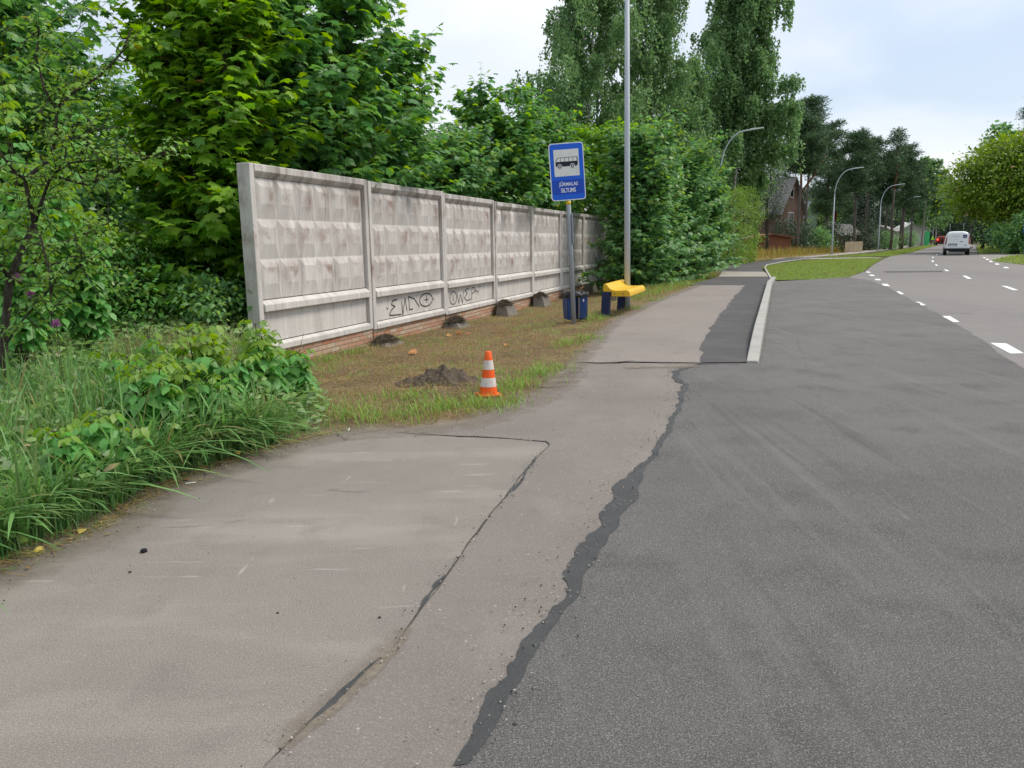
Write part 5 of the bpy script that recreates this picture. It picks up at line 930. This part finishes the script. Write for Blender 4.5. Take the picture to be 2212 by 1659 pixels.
birch('weeping_birch', T_(1992, 145), 15.3, 4.6, 240, 'hazy grey-green birch at the bend of the road', 'weeping birches', nlimb=34, strands=30, leaf=.34, per=20)
birch('weeping_birch', T_(2020, 160), 14, 4.2, 241, 'hazy birch with a pale trunk nearest the road bend', 'weeping birches', nlimb=30, strands=28, leaf=.34, per=20)
# hedge shrubs behind the meadow
for i, (px, Y, h, r, m) in enumerate([(1694, 76, 3.2, 1.4, 'dark'), (1735, 78, 3.0, 1.5, 'dark'), (1770, 80, 2.4, 1.3, 'shrub'), (1800, 82, 3.0, 1.6, 'dark'), (1878, 90, 2.9, 1.7, 'dark'), (1912, 96, 2.0, 1.6, 'shrub'), (1960, 124, 2.2, 1.4, 'shrub'), (1845, 100, 4.0, 2.4, 'dark'), (1765, 100, 6.0, 2.6, 'acacia')]):
    lab = ['conical dark shrub before the wooden house', 'dark shrub at the foot of the forked pine', 'low green shrub in front of the brown shed', 'dark rounded shrub left of the beige boards', 'dark shrub right of the beige boards', 'low round shrub beside the second lamp', 'shrub below the last pine of the row', 'tall dark shrub behind the beige boards', 'pale green small tree behind the flag'][i]
    clump_tree('shrub', T_(px, Y), h, r, 250 + i, lab, 'shrub', 'shrubs behind the meadow', crown0=.05, nc=34, per=80, leaf=.17, mats=m, spread=.5, trunk_r=.06)
# dark wood closing the road: a few models copied as individual trees
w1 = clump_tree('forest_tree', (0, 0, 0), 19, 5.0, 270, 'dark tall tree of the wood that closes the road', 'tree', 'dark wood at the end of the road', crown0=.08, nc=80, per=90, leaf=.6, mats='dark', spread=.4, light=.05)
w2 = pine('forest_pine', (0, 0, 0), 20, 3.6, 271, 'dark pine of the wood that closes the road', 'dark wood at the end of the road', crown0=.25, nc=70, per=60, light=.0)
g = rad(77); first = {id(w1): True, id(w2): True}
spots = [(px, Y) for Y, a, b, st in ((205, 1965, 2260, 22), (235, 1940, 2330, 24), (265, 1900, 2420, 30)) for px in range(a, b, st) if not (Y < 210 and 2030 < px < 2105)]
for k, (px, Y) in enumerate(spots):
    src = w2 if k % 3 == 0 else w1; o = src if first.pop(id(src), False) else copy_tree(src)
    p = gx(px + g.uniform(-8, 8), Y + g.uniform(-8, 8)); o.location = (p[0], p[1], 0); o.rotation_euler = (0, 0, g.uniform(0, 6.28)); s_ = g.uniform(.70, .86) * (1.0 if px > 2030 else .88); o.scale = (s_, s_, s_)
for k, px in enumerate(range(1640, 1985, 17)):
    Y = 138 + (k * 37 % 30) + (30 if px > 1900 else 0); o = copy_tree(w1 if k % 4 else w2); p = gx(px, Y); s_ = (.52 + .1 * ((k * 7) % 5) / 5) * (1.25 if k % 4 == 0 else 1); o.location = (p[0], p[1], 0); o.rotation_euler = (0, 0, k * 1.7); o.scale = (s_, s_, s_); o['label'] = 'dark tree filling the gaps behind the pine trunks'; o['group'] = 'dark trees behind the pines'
# right hand side of the road
clump_tree('lime_tree', T_(2205, 68), 9.4, 5.9, 300, 'yellow-green broad tree overhanging the right side of the road', crown0=.36, nc=180, per=210, leaf=.30, mats='lime', spread=.28, light=.3, trunk_r=.3, brown=.01)
clump_tree('lime_tree', T_(2240, 70), 6.4, 5.2, 301, 'browning tree with dry twigs under the yellow-green crown on the right', crown0=.5, nc=100, per=150, leaf=.19, mats='lime', spread=.28, light=.1, trunk_r=.24, brown=.5)
clump_tree('tall_maple', T_(2124, 88), 13.4, 1.9, 302, 'thin topped maple sticking out above the yellow-green crown', crown0=.62, nc=26, per=34, leaf=.42, mats='shrub', spread=.42, tpl='maple_far', trunk_r=.16, lean=(1.0, 0))
for i, (px, Y, h, r, m, lab) in enumerate([(2178, 84, 6.0, 3.8, 'dark', 'mid green tree under the yellow-green crown'), (2165, 138, 8.0, 4.2, 'dark', 'dark green tree beside the far right verge'), (2225, 78, 5.6, 3.6, 'shrub', 'green bushy tree at the right edge of the frame'), (2100, 160, 12.0, 4.6, 'dark', 'dark tree at the mouth of the wood on the right'), (2205, 74, 2.6, 1.7, 'shrub', 'roadside bush behind the right lawn'), (2235, 62, 3.2, 1.9, 'shrub', 'bush beside the blue road sign')]):
    clump_tree('roadside_tree', T_(px, Y), h, r, 310 + i, lab, 'bush' if h < 4 else 'tree', 'trees right of the road', crown0=.04 if i in (1, 2, 4, 5) else .12, nc=60, per=110, leaf=.28, mats=m, light=.12, trunk_r=.2 if h > 4 else .05)
pine('pine_tree', T_(2216, 110), 22.5, 4.2, 330, 'tall dark pine rising at the right edge of the frame', 'pines right of the road', crown0=.3, nc=70); pine('pine_tree', T_(2150, 150), 20, 4.4, 331, 'dark pine behind the yellow-green crown', 'pines right of the road', crown0=.3, nc=60); pine('pine_tree', T_(2260, 95), 22, 4.4, 332, 'dark pine beyond the right edge', 'pines right of the road', crown0=.3, nc=60)
for i, (px, Y, h, ln) in enumerate([(2090, 140, 13, 2.4), (2144, 105, 8, .3)]):
    b = MB(); b.tube([(0, 0, -.1), (ln * .5, 0, h * .5), (ln, 0, h)], [.28, .24, .15], 8); o = b.build('bare_trunk', MT['bark_grey']); o.location = T_(px, Y); tag(o, ['leaning bare pine trunk right of the van roof', 'upright grey trunk beneath the yellow-green crown'][i], 'tree trunk')

# ------------------------------------------------------------------ plum tree and saplings on the left
def plum():
    Y0 = 6.7; base = G(-4, 893); root = empty('plum_tree', tuple(base)); tag(root, 'slender dark-stemmed plum tree with small bright leaves at the left edge', 'tree')
    A = lambda px, py, dy=0.0: At(px, py, base[1] + dy) - base
    trunk = [A(-4, 893), A(5, 786), A(20, 604), A(45, 545, .05), A(75, 483, .1)]
    limbs = [([A(75, 483, .1), A(60, 420, .1), A(54, 389, .1), A(30, 370, .0), A(0, 330, -.1), A(-40, 270, -.2)], .020), ([A(54, 389, .1), A(80, 366, .2), A(107, 346, .3), A(122, 300, .3), A(121, 242, .35), A(150, 205, .4), A(215, 165, .5), A(263, 113, .6), A(285, 60, .6)], .018),
             ([A(75, 483, .1), A(92, 430, -.1), A(110, 380, -.2), A(150, 352, -.3), A(215, 345, -.4)], .014), ([A(121, 242, .35), A(95, 190, .3), A(80, 130, .3), A(85, 60, .3)], .012), ([A(20, 604), A(0, 570, -.1), A(-30, 540, -.3)], .016), ([A(110, 380, -.2), A(190, 400, -.2), A(300, 345, -.2), A(405, 318, -.1)], .010), ([A(75, 483, .1), A(90, 520, -.2), A(108, 600, -.4), A(112, 700, -.5)], .008), ([A(8, 750), A(50, 690, -.2), A(130, 600, -.3), A(200, 560, -.35)], .008), ([A(122, 300, .3), A(170, 300, .2), A(230, 270, .2)], .009), ([A(20, 604), A(70, 570, .3), A(150, 520, .5), A(240, 480, .6)], .009)]
    mb = MB(); mb.tube(trunk, [.042, .036, .032, .029, .026], 10)
    for l, r_ in limbs: mb.tube(l, [r_ * (1 - .75 * k / (len(l) - 1)) + .002 for k in range(len(l))], 7)
    mb.build('trunk', MT['bark'], root, smooth=True); L = Leaves(); S = Sticks(); g = rad(400)
    for l, r_ in limbs:
        l = np.array(l); seg = np.linalg.norm(np.diff(l, axis=0), axis=1); cum = np.concatenate([[0], np.cumsum(seg)]); n = int(cum[-1] * 22) + 6; t = g.uniform(.12, 1, n) * cum[-1]; base_ = np.stack([np.interp(t, cum, l[:, k]) for k in range(3)], 1)
        d = jit(g, n, .7) + UP * .35; ln = g.uniform(.12, .42, n); twigs(L, S, g, base_, d, ln, 5, .062, .35, young=.1, tip_young=.2, droop=.45, pairs=True)
    L.build('crown', 'oval', LF['plum'], root); S.build('branches', MT['bark'], root)
plum()
def sapling(name, loc, h, seed, label, group, nshoot=3, leaf=.11, lean=.18, pairs=5, mats='elder', tpl='oval', cat='sapling', tips=.8):
    """upright shoots with pairs of drooping compound leaves"""
    g = rad(seed); root = empty(name, loc); tag(root, label, cat, group); L = Leaves(); S = Sticks(); tr = MB()
    for s in range(nshoot):
        a = g.random() * 6.28; hh = h * g.uniform(.65, 1.0); l2 = lean * g.uniform(.3, 1.4); pts = [np.array([math.cos(a) * l2 * t ** 1.3 * h, math.sin(a) * l2 * t ** 1.3 * h, hh * t - .03]) for t in np.linspace(0, 1, 5)]
        tr.tube(pts, [.008, .007, .006, .005, .003], 6); pa = np.array(pts); tt = np.linspace(0, 1, 5)
        for k in range(pairs):
            t = .25 + .75 * (k + .8) / pairs; p = np.array([np.interp(t, tt, pa[:, q]) for q in range(3)]); az = k * 1.57 + g.uniform(-.4, .4)
            for sg in (0, math.pi):
                d = np.array([math.cos(az + sg), math.sin(az + sg), .55]); d /= np.linalg.norm(d); pl = leaf * g.uniform(1.2, 1.9) * (1 - .45 * t); e = p + d * pl; S.add(p, e, .003, .002); sd = np.array([-d[1], d[0], 0]); sd /= np.linalg.norm(sd) + 1e-6; M = 1 if t > tips else 0
                out = np.array([d[0], d[1], -.55]); sz = leaf * (1.15 - .45 * t) * g.uniform(.85, 1.15)
                for q, Yv in ((e, out), (p + d * pl * .8, out * .4 + sd), (p + d * pl * .8, out * .4 - sd), (p + d * pl * .5, out * .2 + sd), (p + d * pl * .5, out * .2 - sd))[:5 if g.random() < .6 else 3]:
                    Yv = np.array(Yv) + g.normal(0, .15, 3) - UP * .25; L.add(q[None], Yv[None], (UP + d * .6 + g.normal(0, .2, 3))[None], np.array([sz]), np.array([M]))
    tr.build('stem', MT['twig'], root); L.build('leaves', tpl, LF[mats], root); S.build('leaf_stalks', MT['twig'], root); return root
SAP = [(575, 905, .58, 3, .13, 'bright sapling with lime tips against the base of the fence end'), (630, 890, .42, 3, .12, 'low sapling at the right end of the overgrown bed'), (520, 935, .42, 3, .12, 'leafy low sapling between the two lime-tipped ones'), (440, 935, .56, 4, .13, 'tall sapling with yellow-green tips in the middle of the bed'), (385, 985, .52, 4, .12, 'broad sapling with a yellow crown of leaves at the bed edge'), (330, 1010, .5, 4, .12, 'sapling with hanging leaves over the pavement edge'), (470, 975, .36, 3, .11, 'small sapling overhanging the pavement near the tall one'), (300, 955, .46, 3, .11, 'sapling half hidden in grass left of the yellow-topped one'), (255, 1075, .38, 3, .11, 'small sapling low in the coarse grass'), (365, 900, .5, 3, .12, 'yellowish sapling in the dry grass behind the others'), (180, 1110, .34, 2, .10, 'lowest sapling among the long arching blades')]
for i, (px, py, h, ns_, lf, lab) in enumerate(SAP): p = Gs(px, py - 12); sapling('sapling', tuple(p), h * 1.5, 420 + i, lab, 'saplings in the overgrown bed', ns_ + 1, lf * 1.05, pairs=7, lean=.2, tips=(.72 if i in (0, 3, 4) else .97))
for i, (px, Y, h, lab) in enumerate([(60, 8.3, 3.4, 'tall ash-leaved sapling with a lime top at the left'), (15, 7.6, 2.4, 'ash-leaved sapling at the left edge behind the plum'), (170, 8.8, 2.3, 'ash-leaved sapling right of the plum trunk'), (-60, 9.0, 3.0, 'ash-leaved sapling beyond the left edge'), (100, 9.6, 2.0, 'low ash-leaved sapling behind the plum trunk')]):
    sapling('young_tree', tuple(gx(px, Y)), h, 440 + i, lab, 'ash-leaved saplings at the left', 7, .15, .16, 16, tips=.88)
for i, (px, Y, h, r, m, lab) in enumerate([(120, 10.2, 1.9, 1.1, 'weed', 'light leafy bush behind the plum trunk'), (290, 11.0, 1.35, 1.0, 'elder', 'bush of bright oval leaves below the pale maple'), (430, 10.6, 1.0, .6, 'shrub', 'dark bush at the left foot of the fence end'), (0, 11.0, 2.6, 1.3, 'shrub', 'bush behind the grass at the left edge'), (220, 12.5, 2.0, 1.4, 'shrub', 'dark green bush deep in the thicket')]):
    clump_tree('bush', tuple(gx(px, Y)), h, r, 460 + i, lab, 'bush', 'bushes at the back of the bed', crown0=.04, nc=46, per=75, leaf=.085, tpl='oval', mats=m, spread=.42, trunk_r=.03, light=.25)
# tall herbs beside the fence end and in the bed
def herb(px, py, h, seed, lab, pink=False):
    p = Gs(px, py); g = rad(seed); root = empty('herb', tuple(p)); tag(root, lab, 'wild plant', 'tall wild herbs'); L = Leaves(); S = Sticks(); d = nrm(np.array([[g.normal(0, .1), g.normal(0, .1), 1]]))[0]; n = 12; z = np.linspace(.15, 1, n); S.add(np.zeros((1, 3)), (d * h)[None], .005, .002)
    for sg in (0, math.pi):
        az = np.arange(n) * 1.6 + sg; Y = np.stack([np.cos(az), np.sin(az), .1 + 0 * az], 1); L.add(d * (z * h)[:, None], Y, UP + jit(g, n, .3), .11 * (1.1 - .75 * z) * g.uniform(.7, 1.2, n), np.where(g.random(n) < .3, 1, 0))
    L.build('leaves', 'lance', LF['weed'], root); S.build('stem', MT['twig'], root)
    if pink:
        b = Leaves(); k = 60; q = nrm(jit(g, k, 1)); b.add(np.repeat((d * h)[None], k, 0) + q * .01, q + UP * .8, jit(g, k, 1), np.full(k, .05), np.zeros(k, int)); b.build('flower_head', 'needle', [MT.setdefault('pink', mat('pink_thistle', (.42, .16, .36), .8))], root)
HB = [(592, 822, .75, 'thin herb standing before the near fence panel'), (640, 790, .48, 'short herb at the foot of the near fence panel'), (556, 812, .5, 'dry herb at the corner of the fence end'), (300, 860, .95, 'grey-green spire herb in the middle of the bed'), (335, 850, .9, 'second grey-green spire herb close to the dark bush'), (85, 880, 1.05, 'thistle with pink heads beside the plum trunk'), (150, 905, .85, 'thistle with a fading pink head in the coarse grass'), (50, 900, 1.2, 'tall thistle at the left edge with pink flowers')]
for i, (px, py, h, lab) in enumerate(HB): herb(px, py, h, 480 + i, lab, 'thistle' in lab)

# ------------------------------------------------------------------ grass
def pxpoly(*pp): return [G(x, y) for x, y in pp]
g = rad(500)
BED = [p[:2] for p in pxpoly((-500, 1470), (-250, 1340), (0, 1220), (90, 1185), (180, 1145), (330, 1057), (450, 1005), (600, 957), (670, 940), (715, 925), (700, 900), (712, 870), (670, 835), (672, 805), (600, 788), (460, 765), (100, 740), (-400, 740))]
P = scatter(g, BED, 8600); edn = lambda P: dist_edge(P) > .07 + .13 * np.array([mnoise.noise(Vector((x * 3.1, y * 3.1, 8))) for x, y in P]); P = P[edn(P)]; d = dist_edge(P); nearY = P[:, 1] < 7.2
h = np.clip(.14 + .52 * np.clip(d / .9, 0, 1) + g.normal(0, .12, len(P)), .08, .95); h *= np.where(P[:, 1] > 7.0, .72, 1.0)
def seg_d(P, pl): return np.min([np.linalg.norm(P - a - np.clip(((P - a) @ (b - a)) / ((b - a) @ (b - a)), 0, 1)[:, None] * (b - a), axis=1) for a, b in zip(pl[:-1], pl[1:])], 0)
RIM = [p[:2] for p in pxpoly((660, 945), (698, 925), (705, 880), (650, 800))]; rim = lambda P: np.clip(.22 + seg_d(P, RIM) / .55 * .78, .2, 1); h *= rim(P) * np.where(P[:, 0] > -2.6, .72, .95); M = np.where(g.random(len(P)) < .3, 1, np.where(g.random(len(P)) < .08, 2, 0))
parts = [blades(g, P, h, np.clip(g.normal(.0068, .0025, len(P)), .003, .013), .45, 5, M)]
P2 = scatter(g, BED, 26000, lambda p: np.clip(1.2 - p[:, 1] / 14, .15, 1)); d2 = dist_edge(P2); parts.append(blades(g, P2, np.clip(g.normal(.26, .09, len(P2)), .07, .6) * rim(P2), np.full(len(P2), .003), .5, 3, np.where(g.random(len(P2)) < .25, 1, 0)))
DRY = [p[:2] for p in pxpoly((240, 850), (520, 850), (560, 800), (470, 775), (300, 790))]; P3 = scatter(g, DRY, 5500); parts.append(blades(g, P3, np.clip(g.normal(.52, .15, len(P3)), .15, .9), np.full(len(P3), .003), .35, 4, np.where(g.random(len(P3)) < .5, 2, 1)))
grass('tall_grass', parts, LF['grass'], 'coarse long green grass in the bed beside the pavement')
# big arching blades hanging over the pavement edge
EDG = [p[:2] for p in pxpoly((-200, 1310), (0, 1222), (180, 1148), (330, 1060), (450, 1008), (600, 960), (590, 930), (430, 975), (300, 1025), (160, 1105), (0, 1170), (-200, 1250))]
P4 = scatter(g, EDG, 2100); P4 = P4[edn(P4)]; az4 = np.where(g.random(len(P4)) < .75, -.75 + g.normal(0, .75, len(P4)), g.uniform(0, 6.28, len(P4))); grass('arching_grass', [blades(g, P4, np.clip(g.normal(.40, .15, len(P4)), .10, .8), np.clip(g.normal(.0085, .003, len(P4)), .003, .015), .85, 7, np.where(g.random(len(P4)) < .3, 1, np.where(g.random(len(P4)) < .05, 2, 0)), -.02, az4)], LF['grass'], 'broad arching grass blades along the pavement edge')
# leafy undergrowth
P5 = scatter(g, BED, 18000, lambda p: np.clip((p[:, 1] - 2.6) / 5, .3, 1)); n = len(P5); L = Leaves(); az = g.uniform(0, 6.28, n); zt = g.random(n) ** .8 * np.clip(.20 + .03 * P5[:, 1], .2, .5) * rim(P5); L.add(np.concatenate([P5, zt[:, None]], 1), np.stack([np.cos(az), np.sin(az), g.normal(.1, .4, n)], 1), UP + jit(g, n, .45), g.uniform(.04, .115, n), np.where(g.random(n) < .25, 1, np.where(g.random(n) < .06, 2, 0)))
o = L.build('undergrowth', 'oval', LF['weed']); o['kind'] = 'stuff'; o['label'] = 'low leafy weeds between the grass of the bed'
THK = [p[:2] for p in pxpoly((-600, 790), (-400, 735), (100, 735), (460, 760), (540, 770))] + [np.array([-4.2, 14.]), np.array([-16., 16.]), np.array([-16., 8.])]
P6 = scatter(g, THK, 12000); n = len(P6); L = Leaves(); az = g.uniform(0, 6.28, n); L.add(np.concatenate([P6, (g.random(n) ** 1.1 * 1.0)[:, None]], 1), np.stack([np.cos(az), np.sin(az), g.normal(.05, .4, n)], 1), UP + jit(g, n, .45), g.uniform(.06, .14, n), np.where(g.random(n) < .12, 1, 0))
o = L.build('undergrowth', 'heart', LF['shrub']); o['kind'] = 'stuff'; o['label'] = 'dark leafy undergrowth below the left thicket'
# dry straw, seed litter and grit gathered along the pavement edges
TPL['straw'] = (np.array([(-.018, 0, 0), (.018, 0, 0), (.012, 1, 0), (-.012, 1, 0)], float), np.array([(0, 1, 2), (0, 2, 3)]))
TPL['grain'] = (np.array([(.5, 0, 0), (-.5, 0, 0), (0, .5, 0), (0, -.5, 0), (0, 0, .4), (0, 0, -.4)], float), np.array([(0, 2, 4), (2, 1, 4), (1, 3, 4), (3, 0, 4), (2, 0, 5), (1, 2, 5), (3, 1, 5), (0, 3, 5)]))
def along(g, pl, n, s): pl = np.array([p[:2] for p in pl]); sg = np.linalg.norm(np.diff(pl, axis=0), axis=1); cu = np.concatenate([[0], np.cumsum(sg)]); t = g.random(n) * cu[-1]; return np.stack([np.interp(t, cu, pl[:, i]) for i in (0, 1)], 1) + g.normal(0, s, (n, 2))
def litter(name, P, tpl, size, mats, nm, label, z=.008, flat=.1):
    n = len(P); L = Leaves(); az = g.uniform(0, 6.28, n); L.add(np.concatenate([P, (z + g.random(n) * .01)[:, None]], 1), np.stack([np.cos(az), np.sin(az), g.normal(0, flat, n)], 1), UP + jit(g, n, .2), g.uniform(*size, n), g.integers(0, nm, n)); o = L.build(name, tpl, mats); o['kind'] = 'stuff'; o['label'] = label
DUSTY = [mat('grit_grey', (.25, .235, .21), .9), mat('grit_dark', (.06, .055, .05), .9), mat('grit_pale', (.42, .39, .34), .9)]
litter('straw_litter', along(g, EDGE_L[1:9], 1500, .055), 'straw', (.03, .11), LF['mown'], 3, 'dry straw and seed litter along the edge of the bed')
litter('leaf_litter', along(g, EDGE_L[1:9], 420, .06), 'oval', (.012, .035), [LF['mown'][0], LF['mown'][2], LF['weed'][2]], 3, 'small withered leaves along the edge of the bed')
litter('grit', np.concatenate([along(g, EDGE_L[1:16], 900, .16), along(g, EDGE_R, 700, .09), along(g, CRK, 260, .03), along(g, [K0 + KN * .2, K1 + KN * .2], 260, .06)]), 'grain', (.004, .012), DUSTY, 3, 'grit and small stones gathered along the edges and seams', .010)
q_ = np.stack([g.uniform(-3, 4, 900), g.uniform(1.8, 9, 900)], 1); litter('grit', q_, 'grain', (.003, .007), DUSTY, 3, 'loose grit scattered on the near paving', .007)
# verge: dry mown grass, straw and green tufts
VP = [p[:2] for p in VERGE]; bl = lambda P: np.array([mnoise.noise(Vector((x * .9, y * .9, 0))) for x, y in P]); 
P7 = scatter(g, VP, 42000, lambda p: np.clip(1.35 - p[:, 1] / 24, .25, 1)); nz_ = bl(P7); de = dist_edge(P7); fn = np.abs((P7 - F0) @ FN)
n2_ = np.array([mnoise.fractal(Vector((x * 2.6, y * 2.6, 4)), 1, 2, 3) for x, y in P7]); green = ((nz_ > .03) & (n2_ > -.05)) | ((de < .5) & (n2_ > .12)) | ((fn < .35) & (n2_ > .1)) | (n2_ > .62); keepm = (g.random(len(P7)) < np.where(green, .9, np.where(nz_ < -.3, .25, .8))) & (de > .05)
P7, green = P7[keepm], green[keepm]; k = len(P7)
grass('mown_grass', [blades(g, P7, np.where(green, np.clip(g.normal(.06, .028, k), .015, .14), np.clip(g.normal(.055, .02, k), .015, .12)), np.where(green, .0026, .0026), np.where(green, .6, 1.3)[0] if False else .85, 3, np.where(green, np.where(g.random(k) < .8, 1, 0), np.where(g.random(k) < .25, 2, 0)), .0)], LF['mown'], 'dry mown grass with green patches on the verge by the fence')
n = 14000; P8 = scatter(g, VP, n, lambda p: np.clip(1.35 - p[:, 1] / 22, .2, 1)); n = len(P8); L = Leaves(); az = g.uniform(0, 6.28, n); L.add(np.concatenate([P8, (GZ(P8) + g.uniform(.002, .03, n))[:, None]], 1), np.stack([np.cos(az), np.sin(az), g.normal(0, .12, n)], 1), UP + jit(g, n, .3), g.uniform(.05, .16, n), np.where(g.random(n) < .3, 2, 0))
o = L.build('straw', 'straw', LF['mown']); o['kind'] = 'stuff'; o['label'] = 'cut straw lying on the verge'
TUFT = [(1075, 842, .10), (1130, 835, .13), (1160, 812, .12), (1195, 800, .10), (1225, 745, .10), (1270, 735, .12), (900, 893, .10), (960, 880, .12), (1010, 870, .10), (1060, 882, .09), (850, 905, .08), (760, 900, .14), (1265, 690, .13), (1285, 692, .12), (1370, 668, .10), (1415, 650, .08), (700, 780, .12), (760, 765, .1), (1000, 700, .07), (840, 735, .12), (880, 860, .09), (1100, 868, .08)]
parts = []
for px, py, hh in TUFT:
    c = Gs(px, py)[:2]; q = c + g.normal(0, .14, (150, 2)); parts.append(blades(g, q, np.clip(g.normal(hh, .03, 150), .03, .25), np.full(150, .0032), .7, 4, np.where(g.random(150) < .85, 1, 0), 0))
grass('grass_tufts', parts, LF['mown'], 'green tufts of grass on the verge')
# verge further on, meadow, lawns
FARV = [p[:2] for p in pxpoly((1380, 650), (1480, 622), (1520, 607), (1550, 588), (1558, 573), (1600, 566), (1500, 566), (1400, 590), (1300, 610))]; P9 = scatter(g, FARV, 14000); k = len(P9); grass('verge_grass', [blades(g, P9, np.clip(g.normal(.16, .07, k), .04, .5), np.full(k, .006), .5, 3, np.where(g.random(k) < .65, 1, 0), 0)], LF['mown'], 'uncut grass below the shrub row beside the path')
ME = [p[:2] for p in MEADOW]; P10 = scatter(g, ME, 15000); k = len(P10); fy = P10[:, 1]; grass('meadow_grass', [blades(g, P10, np.clip(g.normal(.75, .15, k), .2, 1.2) * np.where(fy < 53, .55, 1), np.full(k, .02), .25, 3, np.where(g.random(k) < np.where(fy < 55, .75, .12), 1, 0), 0)], LF['meadow'], 'tall yellow meadow grass beyond the path')
parts = []
for poly, n_, hh in ((LAWN, 16000, .07), (LAWN2, 5000, .12), (LAWN3, 5000, .2), (LAWN4, 3000, .12)):
    q = scatter(g, [p[:2] for p in poly], n_); k = len(q); parts.append(blades(g, q, np.clip(g.normal(hh, hh * .35, k), .02, .5), np.full(k, .012 if hh < .1 else .025), .5, 2, np.where(g.random(k) < .2, 1, 0), 0))
grass('lawn_grass', parts, LF['lawn'], 'short green grass of the lawns by the road')

# ------------------------------------------------------------------ small litter
MT['char'] = mat('black_char_lump', (.012, .012, .013), .8); MT['dryleaf'] = mat('dry_orange_leaf', (.42, .20, .075), .8, [('noise', 20, 3, .4, .7, (.3, .13, .05), .8)]); MT['butt'] = mat('cigarette_paper', (.72, .70, .66), .8); MT['yleaf'] = mat('yellow_fallen_leaf', (.55, .42, .10), .8); MT['pebble'] = mat('dark_pebble', (.05, .045, .042), .9)
def lump(name, px, py, s, m, label, cat, group=None, seed=1, z=0.0, flat=.7):
    bm = bmesh.new(); bmesh.ops.create_icosphere(bm, subdivisions=2, radius=s); g_ = rad(seed)
    for v in bm.verts: v.co = Vector((v.co.x * (1 + g_.normal(0, .12)), v.co.y * (1 + g_.normal(0, .12)), v.co.z * flat * (1 + g_.normal(0, .12))))
    me = bpy.data.meshes.new(name); bm.to_mesh(me); bm.free(); o = link(name, me, m, smooth=True); p = G(px, py, z); o.location = (p[0], p[1], z + s * flat * .8); tag(o, label, cat, group); return o
lump('stone', 311, 1193, .016, MT['char'], 'largest black lump lying on the pavement near the grass edge', 'stone', seed=2)
for i, (px, py, s, lab) in enumerate([(281, 1237, .007, 'small dark pebble below the black lump'), (985, 1470, .005, None), (1112, 1568, .008, 'dark pebble on the black seal in the foreground'), (1335, 1108, .006, 'pebble by the ragged tar patch'), (820, 1335, .006, 'dark pebble left of the long crack'), (600, 1325, .005, 'tiny dark pebble alone on the wide slab'), (1195, 930, .006, 'pebble near the crack corner')]):
    if lab: lump('pebble', px, py, s, MT['pebble'], lab, 'pebble', 'pebbles on the pavement', 10 + i)
def fleaf(px, py, s, m, label, seed, z=.012):
    g_ = rad(seed); L = Leaves(); k = 3 if s > .08 else 1; a = g_.uniform(0, 6.28, k); L.add(np.stack([g_.normal(0, s * .4, k) * (k > 1), g_.normal(0, s * .4, k) * (k > 1), g_.uniform(0, .02, k)], 1), np.stack([np.cos(a), np.sin(a), g_.uniform(-.1, .5, k)], 1), UP + jit(g_, k, .4), np.full(k, s), np.zeros(k, int)); o = L.build('fallen_leaf', 'heart', [m]); p = Gs(px, py); o.location = (p[0], p[1], p[2] + z); tag(o, label, 'fallen leaf', 'fallen leaves')
for i, (px, py, s, m, lab) in enumerate([(893, 766, .13, 'dryleaf', 'curled orange leaf above the dirt heap'), (985, 725, .14, 'dryleaf', 'pile of orange leaves on the verge below the third panel'), (1010, 723, .09, 'dryleaf', 'orange leaf right of the leaf pile'), (1096, 748, .09, 'dryleaf', 'orange leaf behind the traffic cone'), (817, 745, .09, 'dryleaf', 'dry leaf near the first footing'), (885, 875, .06, 'dryleaf', 'pale dry leaf in front of the dirt heap'), (180, 1150, .05, 'yleaf', 'yellow leaf at the grass edge in the left foreground'), (95, 1190, .05, 'yleaf', 'yellow leaf nearest the left edge of the frame'), (520, 985, .06, 'yleaf', 'yellow leaf under the saplings at the pavement edge'), (480, 1005, .05, 'dryleaf', 'brown leaf under the saplings'), (405, 1040, .05, 'dryleaf', 'orange leaf at the foot of the hanging sapling')]): fleaf(px, py, s, MT[m], lab, 600 + i)
for i, (px, py, lab) in enumerate([(412, 1046, 'white cigarette end at the pavement edge under the saplings'), (598, 965, 'white cigarette end at the right end of the bed'), (755, 930, 'white cigarette end where the verge meets the pavement')]):
    b = MB(); b.tube([(-.03, 0, .005), (.03, .01, .005)], .004, 8); o = b.build('cigarette_end', MT['butt']); p = G(px, py); o.location = (p[0], p[1], .002); o.rotation_euler = (0, 0, .6 * i + .3); tag(o, lab, 'cigarette end', 'cigarette ends')
